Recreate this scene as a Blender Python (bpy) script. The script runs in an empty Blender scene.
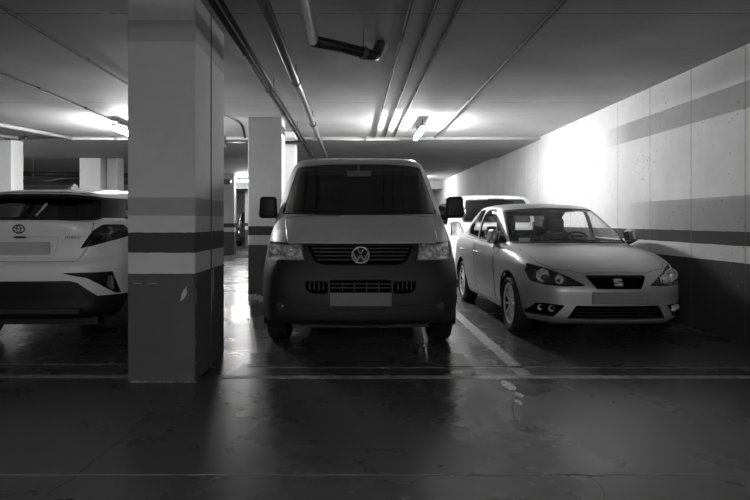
import bpy, bmesh, math, random
from mathutils import Vector, Matrix
from mathutils.bvhtree import BVHTree

PI = math.pi
SC = bpy.context.scene
COL = SC.collection
random.seed(7)

# ------------------------------------------------------------------ camera
cam_data = bpy.data.cameras.new('camera')
cam_data.sensor_width = 36.0
cam_data.lens = 583.0 / 750.0 * 36.0
cam_data.shift_x = 23.0 / 750.0
cam_data.shift_y = -29.0 / 750.0
cam_data.clip_end = 200
camera = bpy.data.objects.new('camera', cam_data)
camera.location = (0, 0, 1.2)
camera.rotation_euler = (PI / 2, 0, 0)
COL.objects.link(camera)
SC.camera = camera

# ------------------------------------------------------------------ world and exposure
world = bpy.data.worlds.new('world')
SC.world = world
world.use_nodes = True
world.node_tree.nodes['Background'].inputs['Color'].default_value = (0.05, 0.05, 0.05, 1)
world.node_tree.nodes['Background'].inputs['Strength'].default_value = 0.2
SC.view_settings.view_transform = 'Standard'
SC.view_settings.look = 'None'
SC.view_settings.exposure = 0.0
SC.view_settings.gamma = 1.0
SC.view_settings.use_curve_mapping = False

# lamp powers (emission strength of each tube diffuser) and places: x, y, strength
LAMP_BRIGHT = 490.0
LAMPS = [
    (-3.88, 10.1, LAMP_BRIGHT * 1.0),
    (1.17, 10.1, LAMP_BRIGHT * 1.0),
    (-4.4, 22.0, LAMP_BRIGHT * 0.8),
    (2.3, 22.5, LAMP_BRIGHT * 0.6),
    (-9.5, 13.0, LAMP_BRIGHT * 0.6),
    (-8.5, 27.0, LAMP_BRIGHT * 0.6),
    (-2.4, -3.6, LAMP_BRIGHT * 1.15),
    (1.8, -3.6, LAMP_BRIGHT * 0.60),
]

# ------------------------------------------------------------------ materials
def new_mat(name):
    m = bpy.data.materials.new(name)
    m.use_nodes = True
    nt = m.node_tree
    b = nt.nodes['Principled BSDF']
    return m, nt, b

def g(v, a=1.0):
    return (v, v, v, a)

def mat(name, v, rough=0.5, metal=0.0, coat=0.0, noise=0.0, nscale=20.0, bump=0.0, spec=0.5, rnoise=0.0, bdist=0.01):
    m, nt, b = new_mat(name)
    b.inputs['Base Color'].default_value = g(v)
    b.inputs['Roughness'].default_value = rough
    b.inputs['Metallic'].default_value = metal
    b.inputs['Coat Weight'].default_value = coat
    b.inputs['Coat Roughness'].default_value = 0.06
    b.inputs['Specular IOR Level'].default_value = spec
    tc = nt.nodes.new('ShaderNodeTexCoord')
    n = nt.nodes.new('ShaderNodeTexNoise')
    n.inputs['Scale'].default_value = nscale
    n.inputs['Detail'].default_value = 5
    nt.links.new(tc.outputs['Object'], n.inputs['Vector'])
    if noise:
        r = nt.nodes.new('ShaderNodeMapRange')
        r.inputs['From Min'].default_value = 0.3; r.inputs['From Max'].default_value = 0.7
        r.inputs['To Min'].default_value = v * (1 - noise); r.inputs['To Max'].default_value = v * (1 + noise)
        nt.links.new(n.outputs['Fac'], r.inputs['Value'])
        nt.links.new(r.outputs['Result'], b.inputs['Base Color'])
    if rnoise:
        r = nt.nodes.new('ShaderNodeMapRange')
        r.inputs['From Min'].default_value = 0.3; r.inputs['From Max'].default_value = 0.7
        r.inputs['To Min'].default_value = rough * (1 - rnoise); r.inputs['To Max'].default_value = rough * (1 + rnoise)
        nt.links.new(n.outputs['Fac'], r.inputs['Value'])
        nt.links.new(r.outputs['Result'], b.inputs['Roughness'])
    if bump:
        bp = nt.nodes.new('ShaderNodeBump')
        bp.inputs['Strength'].default_value = bump
        bp.inputs['Distance'].default_value = bdist
        nt.links.new(n.outputs['Fac'], bp.inputs['Height'])
        nt.links.new(bp.outputs['Normal'], b.inputs['Normal'])
    return m

def glass(name, tint, rough=0.0, fres=1.5):
    m = bpy.data.materials.new(name)
    m.use_nodes = True
    nt = m.node_tree
    nt.nodes.clear()
    out = nt.nodes.new('ShaderNodeOutputMaterial')
    mix = nt.nodes.new('ShaderNodeMixShader')
    tr = nt.nodes.new('ShaderNodeBsdfTransparent'); tr.inputs['Color'].default_value = g(tint)
    gl = nt.nodes.new('ShaderNodeBsdfGlossy'); gl.inputs['Color'].default_value = g(1); gl.inputs['Roughness'].default_value = rough
    lw = nt.nodes.new('ShaderNodeLayerWeight'); lw.inputs['Blend'].default_value = 0.5
    f0 = ((fres - 1) / (fres + 1)) ** 2 * 1.6
    p5 = math_node(nt, 'POWER', lw.outputs['Facing'], 5.0)
    fac = math_node(nt, 'ADD', f0, math_node(nt, 'MULTIPLY', p5, 1 - f0))
    nt.links.new(fac, mix.inputs['Fac'])
    nt.links.new(tr.outputs['BSDF'], mix.inputs[1])
    nt.links.new(gl.outputs['BSDF'], mix.inputs[2])
    nt.links.new(mix.outputs['Shader'], out.inputs['Surface'])
    return m

def emit(name, v, s):
    m, nt, b = new_mat(name)
    b.inputs['Base Color'].default_value = g(0.8)
    b.inputs['Emission Color'].default_value = g(v)
    b.inputs['Emission Strength'].default_value = s
    return m

def math_node(nt, op, a, b=None, c=None):
    n = nt.nodes.new('ShaderNodeMath'); n.operation = op
    for i, x in enumerate((a, b, c)):
        if x is None: continue
        if isinstance(x, (int, float)): n.inputs[i].default_value = x
        else: nt.links.new(x, n.inputs[i])
    return n.outputs[0]

def mixval(nt, fac, a, b):
    """a*(1-fac)+b*fac for value sockets"""
    n = nt.nodes.new('ShaderNodeMix'); n.data_type = 'FLOAT'
    for s, x in ((n.inputs[0], fac), (n.inputs[2], a), (n.inputs[3], b)):
        if isinstance(x, (int, float)): s.default_value = x
        else: nt.links.new(x, s)
    return n.outputs[0]

def band_concrete(name, base, bands, joint=None, specks=0.0, rough=0.75, dirt=0.12):
    """painted concrete: base tone, list of (z0, z1, tone) bands, optional joint (axis, start, pitch)"""
    m, nt, b = new_mat(name)
    geo = nt.nodes.new('ShaderNodeNewGeometry')
    sep = nt.nodes.new('ShaderNodeSeparateXYZ')
    nt.links.new(geo.outputs['Position'], sep.inputs['Vector'])
    n1 = nt.nodes.new('ShaderNodeTexNoise'); n1.inputs['Scale'].default_value = 1.3; n1.inputs['Detail'].default_value = 8
    n2 = nt.nodes.new('ShaderNodeTexNoise'); n2.inputs['Scale'].default_value = 9; n2.inputs['Detail'].default_value = 6
    n3 = nt.nodes.new('ShaderNodeTexNoise'); n3.inputs['Scale'].default_value = 26; n3.inputs['Detail'].default_value = 3
    for n in (n1, n2, n3): nt.links.new(geo.outputs['Position'], n.inputs['Vector'])
    zed = math_node(nt, 'ADD', sep.outputs['Z'], math_node(nt, 'MULTIPLY', math_node(nt, 'SUBTRACT', n2.outputs['Fac'], 0.5), 0.012))
    v = base
    first = True
    for band in bands:
        z0, z1, tone = band[:3]
        f = math_node(nt, 'MULTIPLY', math_node(nt, 'GREATER_THAN', zed, z0), math_node(nt, 'LESS_THAN', zed, z1))
        if len(band) > 3:      # band fades out by this distance: lamp glare put into the colour
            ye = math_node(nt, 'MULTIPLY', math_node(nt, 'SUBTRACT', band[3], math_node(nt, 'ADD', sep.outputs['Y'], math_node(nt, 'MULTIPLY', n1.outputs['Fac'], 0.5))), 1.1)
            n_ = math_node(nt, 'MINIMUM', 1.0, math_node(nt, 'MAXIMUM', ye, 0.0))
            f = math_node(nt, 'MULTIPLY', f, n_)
        v = mixval(nt, f, v, tone)
    k = math_node(nt, 'ADD', 1 - dirt, math_node(nt, 'MULTIPLY', n1.outputs['Fac'], 2 * dirt))
    k2 = math_node(nt, 'ADD', 0.93, math_node(nt, 'MULTIPLY', n2.outputs['Fac'], 0.14))
    v = math_node(nt, 'MULTIPLY', math_node(nt, 'MULTIPLY', v, k), k2)
    if specks:
        vo = nt.nodes.new('ShaderNodeTexVoronoi'); vo.inputs['Scale'].default_value = 13.0
        nt.links.new(geo.outputs['Position'], vo.inputs['Vector'])
        # bug holes: small dots, only where the coarse noise is high
        dot = math_node(nt, 'LESS_THAN', vo.outputs['Distance'], math_node(nt, 'MULTIPLY', math_node(nt, 'SUBTRACT', n1.outputs['Fac'], 0.40), 0.62))
        v = mixval(nt, math_node(nt, 'MULTIPLY', dot, specks), v, 0.12)
    if joint:
        ax, start, pitch, w = joint
        p = math_node(nt, 'ADD', sep.outputs[ax], math_node(nt, 'MULTIPLY', n2.outputs['Fac'], 0.012))
        d = math_node(nt, 'PINGPONG', math_node(nt, 'SUBTRACT', p, start), pitch / 2)
        f = math_node(nt, 'LESS_THAN', d, w)
        gap = math_node(nt, 'GREATER_THAN', n3.outputs['Fac'], 0.42)
        v = mixval(nt, math_node(nt, 'MULTIPLY', f, math_node(nt, 'ADD', 0.35, math_node(nt, 'MULTIPLY', gap, 0.45))), v, 0.13)
    nt.links.new(v, b.inputs['Base Color'])
    b.inputs['Roughness'].default_value = rough
    b.inputs['Specular IOR Level'].default_value = 0.3
    bp = nt.nodes.new('ShaderNodeBump'); bp.inputs['Strength'].default_value = 0.25; bp.inputs['Distance'].default_value = 0.01
    nt.links.new(n2.outputs['Fac'], bp.inputs['Height'])
    nt.links.new(bp.outputs['Normal'], b.inputs['Normal'])
    return m

def floor_material():
    m, nt, b = new_mat('polished_floor')
    geo = nt.nodes.new('ShaderNodeNewGeometry')
    sep = nt.nodes.new('ShaderNodeSeparateXYZ'); nt.links.new(geo.outputs['Position'], sep.inputs['Vector'])
    def noise(scale, detail, stretch=None, dist=0.0):
        n = nt.nodes.new('ShaderNodeTexNoise'); n.inputs['Scale'].default_value = scale; n.inputs['Detail'].default_value = detail
        n.inputs['Distortion'].default_value = dist
        if stretch:
            mp = nt.nodes.new('ShaderNodeMapping'); mp.inputs['Scale'].default_value = stretch
            nt.links.new(geo.outputs['Position'], mp.inputs['Vector']); nt.links.new(mp.outputs['Vector'], n.inputs['Vector'])
        else: nt.links.new(geo.outputs['Position'], n.inputs['Vector'])
        return n.outputs['Fac']
    a = noise(0.9, 7, None, 0.4); c = noise(4, 7, None, 0.5); d = noise(60, 4)
    big = noise(0.35, 4)
    v = math_node(nt, 'ADD', FLOOR_TONE * 0.55, math_node(nt, 'MULTIPLY', a, FLOOR_TONE * 0.65))
    v = math_node(nt, 'ADD', v, math_node(nt, 'MULTIPLY', c, FLOOR_TONE * 0.25))
    nt.links.new(v, b.inputs['Base Color'])
    r = math_node(nt, 'ADD', 0.06, math_node(nt, 'MULTIPLY', a, 0.30))
    r = math_node(nt, 'ADD', r, math_node(nt, 'MULTIPLY', c, 0.14))
    nt.links.new(r, b.inputs['Roughness'])
    b.inputs['Specular IOR Level'].default_value = 0.5
    bp = nt.nodes.new('ShaderNodeBump'); bp.inputs['Strength'].default_value = 0.08; bp.inputs['Distance'].default_value = 0.01
    nt.links.new(c, bp.inputs['Height'])
    bp2 = nt.nodes.new('ShaderNodeBump'); bp2.inputs['Strength'].default_value = 0.06; bp2.inputs['Distance'].default_value = 0.002
    nt.links.new(d, bp2.inputs['Height']); nt.links.new(bp.outputs['Normal'], bp2.inputs['Normal'])
    nt.links.new(bp2.outputs['Normal'], b.inputs['Normal'])
    return m
FLOOR_TONE = 0.072

# ------------------------------------------------------------------ mesh helpers
def obj(name, bm, m, parent=None, smooth=False, autosmooth=None):
    me = bpy.data.meshes.new(name)
    bm.normal_update()
    bm.to_mesh(me); bm.free()
    for mm in (m if isinstance(m, (list, tuple)) else [m]): me.materials.append(mm)
    if smooth:
        for p in me.polygons: p.use_smooth = True
    if autosmooth:
        for p in me.polygons: p.use_smooth = True
        me.set_sharp_from_angle(angle=math.radians(autosmooth))
    o = bpy.data.objects.new(name, me); COL.objects.link(o)
    if parent: o.parent = parent
    return o

def tag(o, label=None, cat=None, group=None, kind=None):
    if label: o['label'] = label
    if cat: o['category'] = cat
    if group: o['group'] = group
    if kind: o['kind'] = kind
    return o

def thing(name, loc, rz, label, cat, group=None):
    o = bpy.data.objects.new(name, None); COL.objects.link(o)
    o.empty_display_size = 0.2
    o.location = loc; o.rotation_euler = (0, 0, rz)
    return tag(o, label, cat, group)

def structure(name, bm, m, **k):
    o = obj(name, bm, m, **k); o['kind'] = 'structure'; return o

def box(bm, x0, x1, y0, y1, z0, z1, bev=0.0, seg=2, mi=0):
    r = bmesh.ops.create_cube(bm, size=1)
    vs = r['verts']
    for v in vs:
        v.co = Vector(((x0 + x1) / 2 + v.co.x * (x1 - x0), (y0 + y1) / 2 + v.co.y * (y1 - y0), (z0 + z1) / 2 + v.co.z * (z1 - z0)))
    fs = {f for v in vs for f in v.link_faces}
    for f in fs: f.material_index = mi
    if bev:
        es = {e for v in vs for e in v.link_edges}
        bmesh.ops.bevel(bm, geom=list(es), offset=bev, segments=seg, affect='EDGES', profile=0.5)
    return vs

def nbox(*a, **k):
    bm = bmesh.new(); box(bm, *a, **k); return bm

def tube(bm, pts, r, n=12, closed=False, cap=True):
    """round tube along a polyline"""
    pts = [Vector(p) for p in pts]
    rings = []
    N = len(pts)
    up = None
    for i, p in enumerate(pts):
        if closed: t = (pts[(i + 1) % N] - pts[i - 1]).normalized()
        elif i == 0: t = (pts[1] - p).normalized()
        elif i == N - 1: t = (p - pts[-2]).normalized()
        else: t = ((pts[i + 1] - p).normalized() + (p - pts[i - 1]).normalized()).normalized()
        if up is None:
            up = Vector((0, 0, 1)) if abs(t.z) < 0.9 else Vector((1, 0, 0))
        s = t.cross(up).normalized(); u = s.cross(t).normalized(); up = u
        rr = r[i] if isinstance(r, (list, tuple)) else r
        rings.append([bm.verts.new(p + s * math.cos(2 * PI * k / n) * rr + u * math.sin(2 * PI * k / n) * rr) for k in range(n)])
    M = N if closed else N - 1
    for i in range(M):
        a, b = rings[i], rings[(i + 1) % N]
        for k in range(n):
            bm.faces.new((a[k], a[(k + 1) % n], b[(k + 1) % n], b[k]))
    if cap and not closed:
        bm.faces.new(rings[0][::-1]); bm.faces.new(rings[-1])
    return rings

def arc_path(pts, r, n=5):
    """round the corners of a polyline"""
    pts = [Vector(p) for p in pts]
    out = [pts[0]]
    for i in range(1, len(pts) - 1):
        a, p, b = pts[i - 1], pts[i], pts[i + 1]
        d1 = (a - p).normalized(); d2 = (b - p).normalized()
        rr = min(r, (a - p).length * 0.45, (b - p).length * 0.45)
        s, e = p + d1 * rr, p + d2 * rr
        for k in range(n + 1):
            t = k / n
            out.append((1 - t) ** 2 * s + 2 * t * (1 - t) * p + t * t * e)
    out.append(pts[-1])
    return out

def lathe(bm, prof, n=32, axis='X', origin=(0, 0, 0), mi=0, closed=False):
    """prof: list of (radius, along)"""
    rings = []
    O = Vector(origin)
    for r, a in prof:
        ring = []
        for k in range(n):
            c, s = math.cos(2 * PI * k / n) * r, math.sin(2 * PI * k / n) * r
            v = {'X': Vector((a, c, s)), 'Y': Vector((c, a, s)), 'Z': Vector((c, s, a))}[axis]
            ring.append(bm.verts.new(O + v))
        rings.append(ring)
    P = len(rings) if closed else len(rings) - 1
    for i in range(P):
        A, B = rings[i], rings[(i + 1) % len(rings)]
        for k in range(n):
            f = bm.faces.new((A[k], A[(k + 1) % n], B[(k + 1) % n], B[k])); f.material_index = mi
    return rings

def prism(bm, poly, z0, z1, axis='Z', mi=0, m=None):
    """extruded polygon, poly in the plane across axis"""
    def P(a, b, c):
        v = {'Z': Vector((a, b, c)), 'Y': Vector((a, c, b)), 'X': Vector((c, a, b))}[axis]
        return m @ v if m else v
    lo = [bm.verts.new(P(a, b, z0)) for a, b in poly]
    hi = [bm.verts.new(P(a, b, z1)) for a, b in poly]
    n = len(poly)
    fs = [bm.faces.new(lo[::-1]), bm.faces.new(hi)]
    for i in range(n): fs.append(bm.faces.new((lo[i], lo[(i + 1) % n], hi[(i + 1) % n], hi[i])))
    for f in fs: f.material_index = mi
    bmesh.ops.recalc_face_normals(bm, faces=fs)
    return lo + hi

# ------------------------------------------------------------------ car body helpers
def spline(pts, ghost0, ghost1, sub):
    P = [ghost0] + pts + [ghost1]
    out = []
    n = len(pts)
    def kn(a, b): return max((b - a).length, 1e-4) ** 0.5
    for i in range(1, n):
        p0, p1, p2, p3 = P[i - 1], P[i], P[i + 1], P[i + 2]
        d0, d1, d2 = kn(p0, p1), kn(p1, p2), kn(p2, p3)
        m1 = ((p1 - p0) / d0 - (p2 - p0) / (d0 + d1) + (p2 - p1) / d1) * d1
        m2 = ((p2 - p1) / d1 - (p3 - p1) / (d1 + d2) + (p3 - p2) / d2) * d1
        for k in range(sub):
            t = k / sub
            out.append((2 * t ** 3 - 3 * t * t + 1) * p1 + (t ** 3 - 2 * t * t + t) * m1 + (-2 * t ** 3 + 3 * t * t) * p2 + (t ** 3 - t * t) * m2)
    out.append(pts[-1].copy())
    return out

def mirror(v): return Vector((-v.x, v.y, v.z))

def shell(rows, su=7, sv=6):
    """closed car skin from a table of rows (bottom to roof centre) by columns (near end centre, round one side, far end centre)"""
    R = [[Vector(p) for p in r] for r in rows]
    dense = [spline(r, mirror(r[1]), mirror(r[-2]), su) for r in R]
    nc = len(dense[0])
    colsd = []
    for j in range(nc):
        c = [d[j] for d in dense]
        colsd.append(spline(c, c[0] * 2 - c[1], mirror(c[-2]), sv))
    nr = len(colsd[0])
    bm = bmesh.new()
    V = {}
    for side in (1, -1):
        for j in range(nc):
            for i in range(nr):
                p = colsd[j][i]
                if (j in (0, nc - 1) or i == nr - 1):
                    p = Vector((0, p.y, p.z))
                    if side == -1: V[(side, j, i)] = V[(1, j, i)]; continue
                V[(side, j, i)] = bm.verts.new((p.x * side, p.y, p.z))
    for side in (1, -1):
        for j in range(nc - 1):
            for i in range(nr - 1):
                q = [V[(side, j, i)], V[(side, j + 1, i)], V[(side, j + 1, i + 1)], V[(side, j, i + 1)]]
                if side == -1: q = q[::-1]
                try: bm.faces.new(q)
                except ValueError: pass
    bmesh.ops.remove_doubles(bm, verts=bm.verts, dist=1e-5)
    bm.normal_update()
    # outward check on the widest face
    f = max(bm.faces, key=lambda f: f.calc_center_median().x)
    if f.normal.x < 0: bmesh.ops.reverse_faces(bm, faces=bm.faces)
    for f in bm.faces: f.smooth = True
    return bm

AX = {'y': (0, 2, 1), 'x': (1, 2, 0), 'z': (0, 1, 2)}

def area2(poly): return sum(poly[i - 1][0] * poly[i][1] - poly[i][0] * poly[i - 1][1] for i in range(len(poly)))

def ccw(poly): return list(poly) if area2(poly) > 0 else list(poly)[::-1]

def offset(poly, d):
    poly = ccw(poly); n = len(poly); out = []
    for i in range(n):
        a, p, b = (Vector(poly[i - 1]), Vector(poly[i]), Vector(poly[(i + 1) % n]))
        e1 = (p - a).normalized(); e2 = (b - p).normalized()
        n1 = Vector((e1.y, -e1.x)); n2 = Vector((e2.y, -e2.x))
        k = (n1 + n2)
        den = max(0.35, 1 + n1.dot(n2))
        q = p + k * (d / den)
        out.append((q.x, q.y))
    return out

def rounded(poly, r, n=4):
    P = [Vector((p[0], p[1], 0)) for p in poly]; out = []
    N = len(P)
    for i in range(N):
        a, p, b = P[i - 1], P[i], P[(i + 1) % N]
        rr = min(r, (a - p).length * 0.45, (b - p).length * 0.45)
        s, e = p + (a - p).normalized() * rr, p + (b - p).normalized() * rr
        for k in range(n + 1):
            t = k / n; q = (1 - t) ** 2 * s + 2 * t * (1 - t) * p + t * t * e
            out.append((q.x, q.y))
    return out

def circle(cx, cy, r, n=28): return [(cx + r * math.cos(2 * PI * k / n), cy + r * math.sin(2 * PI * k / n)) for k in range(n)]

def is_convex(poly):
    poly = ccw(poly); n = len(poly)
    for i in range(n):
        a, b, c = poly[i - 1], poly[i], poly[(i + 1) % n]
        if (b[0] - a[0]) * (c[1] - b[1]) - (b[1] - a[1]) * (c[0] - b[0]) < -1e-7: return False
    return True

def inside(poly, x, y):
    c = False; n = len(poly)
    for i in range(n):
        x1, y1 = poly[i - 1]; x2, y2 = poly[i]
        if (y1 > y) != (y2 > y) and x < (x2 - x1) * (y - y1) / (y2 - y1) + x1: c = not c
    return c

def split(bm, poly, axis, sign, cond=None, faces=None):
    """cut the skin along a polygon seen along an axis; returns the faces inside it"""
    poly = ccw(poly)
    A, B, W = AX[axis]
    us = [p[0] for p in poly]; vs = [p[1] for p in poly]
    u0, u1, v0, v1 = min(us), max(us), min(vs), max(vs)
    cand = []
    for f in (faces if faces is not None else bm.faces):
        cu = [v.co[A] for v in f.verts]; cv = [v.co[B] for v in f.verts]
        if max(cu) < u0 or min(cu) > u1 or max(cv) < v0 or min(cv) > v1: continue
        if faces is None:
            if f.normal[W] * sign <= 0.02: continue
            if cond and not cond(f.calc_center_median()): continue
        cand.append(f)
    conv = is_convex(poly)
    n = len(poly)
    for i in range(n):
        a, b = poly[i], poly[(i + 1) % n]
        ex, ey = b[0] - a[0], b[1] - a[1]
        L = math.hypot(ex, ey)
        if L < 1e-6: continue
        co = Vector((0, 0, 0)); no = Vector((0, 0, 0))
        co[A], co[B] = a; no[A], no[B] = ey / L, -ex / L       # outward
        geom = set(cand)
        for f in cand: geom.update(f.edges); geom.update(f.verts)
        r = bmesh.ops.bisect_plane(bm, geom=list(geom), dist=1e-5, plane_co=co, plane_no=no)
        cand = [f for f in r['geom'] if isinstance(f, bmesh.types.BMFace)]
        if conv: cand = [f for f in cand if (f.calc_center_median() - co).dot(no) < 0]
    if not conv:
        cand = [f for f in cand if inside(poly, f.calc_center_median()[A], f.calc_center_median()[B])]
    return cand

def extract(bm, faces):
    nb = bmesh.new(); mp = {}
    for f in faces:
        vs = []
        for v in f.verts:
            if v not in mp: mp[v] = nb.verts.new(v.co)
            vs.append(mp[v])
        try: nf = nb.faces.new(vs); nf.smooth = True; nf.material_index = f.material_index
        except ValueError: pass
    bmesh.ops.delete(bm, geom=list(faces), context='FACES')
    nb.normal_update()
    return nb

def cut_part(bm, poly, axis, sign, seal=0.008, seal_mi=1, cond=None):
    """part cut out of the skin, leaving a dark seam ring in the skin"""
    if seal:
        ring = split(bm, offset(poly, seal), axis, sign, cond)
        inner = split(bm, poly, axis, sign, faces=ring)
        s = set(inner)
        # the ring: faces inside outer but not inner
        outer = offset(poly, seal)
        A, B, W = AX[axis]
        allr = split(bm, outer, axis, sign, cond)
        for f in allr:
            if f not in s: f.material_index = seal_mi
    else:
        inner = split(bm, poly, axis, sign, cond)
    return extract(bm, inner)

def solid(o, t, off=-1, inner=None):
    md = o.modifiers.new('thickness', 'SOLIDIFY'); md.thickness = t; md.offset = off
    md.use_rim = True
    if inner is not None: md.material_offset = inner; md.material_offset_rim = 0
    return md

def bowl(patch, depth, shrink=0.9, axis='y', sign=-1):
    """recess behind a patch: its copy pushed back, joined to the rim by walls"""
    nb = patch.copy()
    A, B, W = AX[axis]
    be = [e for e in nb.edges if len(e.link_faces) == 1]
    orig = list(nb.verts)
    r = bmesh.ops.extrude_edge_only(nb, edges=be)
    newv = [v for v in r['geom'] if isinstance(v, bmesh.types.BMVert)]
    cen = Vector((0, 0, 0))
    for v in orig: cen += v.co
    cen /= max(1, len(orig))
    for v in orig:
        v.co[A] = cen[A] + (v.co[A] - cen[A]) * shrink
        v.co[B] = cen[B] + (v.co[B] - cen[B]) * shrink
        v.co[W] -= sign * depth
    nb.normal_update()
    return nb

def flatx(poly): return [(-x, z) for x, z in poly][::-1]

def mirror_bm(bm):
    nb = bm.copy()
    for v in nb.verts: v.co.x = -v.co.x
    bmesh.ops.reverse_faces(nb, faces=nb.faces)
    return nb

def surface_point(bvh, x, z):
    h = bvh.ray_cast(Vector((x, -3, z)), Vector((0, 1, 0)))
    return h[0], h[1]

def seat(parent, x, y, m, rake=0.25, w=0.5, zf=0.32, h=0.62):
    """front seat facing -y with cushion, backrest, headrest"""
    bm = nbox(x - w / 2, x + w / 2, y - 0.5, y + 0.02, zf, zf + 0.16, bev=0.05, seg=3)
    s = obj('seat_cushion', bm, m, parent, smooth=True)
    bm = bmesh.new(); vs0 = set(bm.verts)
    box(bm, x - w / 2 + .01, x + w / 2 - .01, -0.07, 0.07, 0, h, bev=0.05, seg=3)
    for v in bm.verts:
        t = v.co.z / h
        v.co.x = x + (v.co.x - x) * (1 - 0.22 * max(0, t - 0.5) * 2)
        v.co.y += y + 0.02 + v.co.z * rake; v.co.z += zf + 0.1
    b = obj('seat_backrest', bm, m, parent, smooth=True)
    bm = bmesh.new()
    yb = y + 0.02 + (h + 0.1) * rake
    box(bm, x - 0.13, x + 0.13, yb - 0.05, yb + 0.05, zf + 0.1 + h + 0.03, zf + 0.1 + h + 0.22, bev=0.045, seg=3)
    hr = obj('headrest', bm, m, parent, smooth=True)
    for sx in (-0.085, 0.085):
        pb_ = bmesh.new(); tube(pb_, [(x + sx, yb - .03, zf + h + .07), (x + sx, yb - .03, zf + h + 0.18)], 0.007, 8)
        obj('headrest_post', pb_, M_CHROME, hr, smooth=True)

def steering_wheel(parent, x, y, z, m, r=0.185):
    bm = bmesh.new()
    M = Matrix.Translation((x, y, z)) @ Matrix.Rotation(math.radians(-25), 4, 'X')
    tube(bm, [M @ Vector((r * math.cos(2 * PI * k / 32), 0, r * math.sin(2 * PI * k / 32))) for k in range(32)], 0.016, 8, closed=True)
    for a in (0, PI, -PI / 2):
        tube(bm, [M @ Vector((0, 0, 0)), M @ Vector((r * math.cos(a), 0, r * math.sin(a)))], 0.018, 8)
    rr = lathe(bm, [(0.001, -0.03), (0.06, -0.03), (0.07, -0.01), (0.06, 0.03), (0.001, 0.03)], 20, 'Y')
    for ring in rr:
        for v in ring: v.co = M @ v.co
    obj('steering_wheel', bm, m, parent, smooth=True)

def wheel(parent, x, y, r, w, side, mtyre, mrim, spokes=7, rim_r=None, steer=0.0, twin=False):
    """tyre with rim child; outer face looks to side"""
    rr = rim_r or r * 0.66
    bm = bmesh.new()
    h = w / 2
    prof = [(rr, -h * .82), (rr + .02, -h * .95), ((rr + r) / 2, -h * 1.03), (r - .03, -h * .96), (r - .008, -h * .80), (r, -h * .6)]
    for k in (-.42, -.14, .14, .42):
        prof += [(r, h * (k - .05)), (r - .009, h * (k - .03)), (r - .009, h * (k + .03)), (r, h * (k + .05))]
    prof += [(r, h * .6), (r - .008, h * .80), (r - .03, h * .96), ((rr + r) / 2, h * 1.03), (rr + .02, h * .95), (rr, h * .82)]
    lathe(bm, prof, 48, 'X', closed=True)
    for f in bm.faces: f.smooth = True
    bmesh.ops.recalc_face_normals(bm, faces=bm.faces)
    t = obj('tyre', bm, mtyre, parent, autosmooth=35)
    t.location = (x, y, r); t.rotation_euler = (0, 0, steer)
    bm = bmesh.new()
    lathe(bm, [(rr + .004, h * .86), (rr - .008, h * .90), (rr - .018, h * .84), (rr - .019, h * .7)], 48, 'X', mi=0)
    lathe(bm, [(rr - .019, h * .7), (rr - .02, -h * .8), (rr + .004, -h * .8)], 48, 'X', mi=1)
    lathe(bm, [(rr - .03, -h * .2), (.05, -h * .3), (.001, -h * .3)], 32, 'X', mi=1)
    for k in range(spokes):
        a = 2 * PI * k / spokes + 0.2
        for dd in (0,):
            M = Matrix.Rotation(a, 4, 'X')
            w0, w1 = (.016, .011) if twin else (.036, .028)
            off = dd
            pts0 = [(-w0, 0.03), (w0, 0.03), (w1 + off * rr * .9, rr - .008), (-w1 + off * rr * .9, rr - .008)]
            lo = [bm.verts.new(M @ Vector((h * .42, p[0], p[1]))) for p in pts0]
            hi = [bm.verts.new(M @ Vector((h * (.72 if i < 2 else .86), p[0] * .75 + off * rr * .25 * (1 if i > 1 else 0), p[1]))) for i, p in enumerate(pts0)]
            bm.faces.new(lo[::-1]); bm.faces.new(hi)
            for i in range(4): bm.faces.new((lo[i], lo[(i + 1) % 4], hi[(i + 1) % 4], hi[i]))
    lathe(bm, [(.06, h * .5), (.055, h * .78), (.03, h * .84), (.001, h * .85)], 20, 'X')
    if side < 0:
        for v in bm.verts: v.co.x = -v.co.x
    bmesh.ops.recalc_face_normals(bm, faces=bm.faces)
    obj('rim', bm, [mrim, M_BLACK], t, autosmooth=35)
    return t

M_BLACK = mat('black_plastic', 0.012, 0.5)
M_VOID = mat('grille_void', 0.004, 0.95, spec=0.05)
M_SEAM = mat('seam_black', 0.008, 0.7)
M_LINING = mat('dark_lining', 0.03, 0.9)
M_TYRE = mat('tyre_rubber', 0.018, 0.7, noise=0.3, nscale=30, bump=0.1)
M_CHROME = mat('chrome', 0.75, 0.12, 1.0)
M_LAMPCUP = mat('lamp_reflector', 0.8, 0.25, 0.45, noise=0.6, nscale=34, bump=1.0)
M_LAMPDARK = mat('dark_lamp_housing', 0.07, 0.25, 0.3)
M_LENS = glass('clear_lens', 0.92, 0.0)
M_GLASS = glass('windscreen_glass', 0.62, 0.0, 1.45)
M_GLASS_DARK = glass('privacy_glass', 0.10, 0.0, 1.5)
M_SEAT = mat('seat_cloth', 0.035, 0.9, noise=0.3, nscale=60)
M_DASH = mat('dashboard_plastic', 0.02, 0.6, bump=0.2, nscale=80)
M_STEEL = mat('alloy', 0.7, 0.35, 0.6)
M_PLATE = mat('blank_plate', 0.16, 0.5, noise=0.05)

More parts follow.
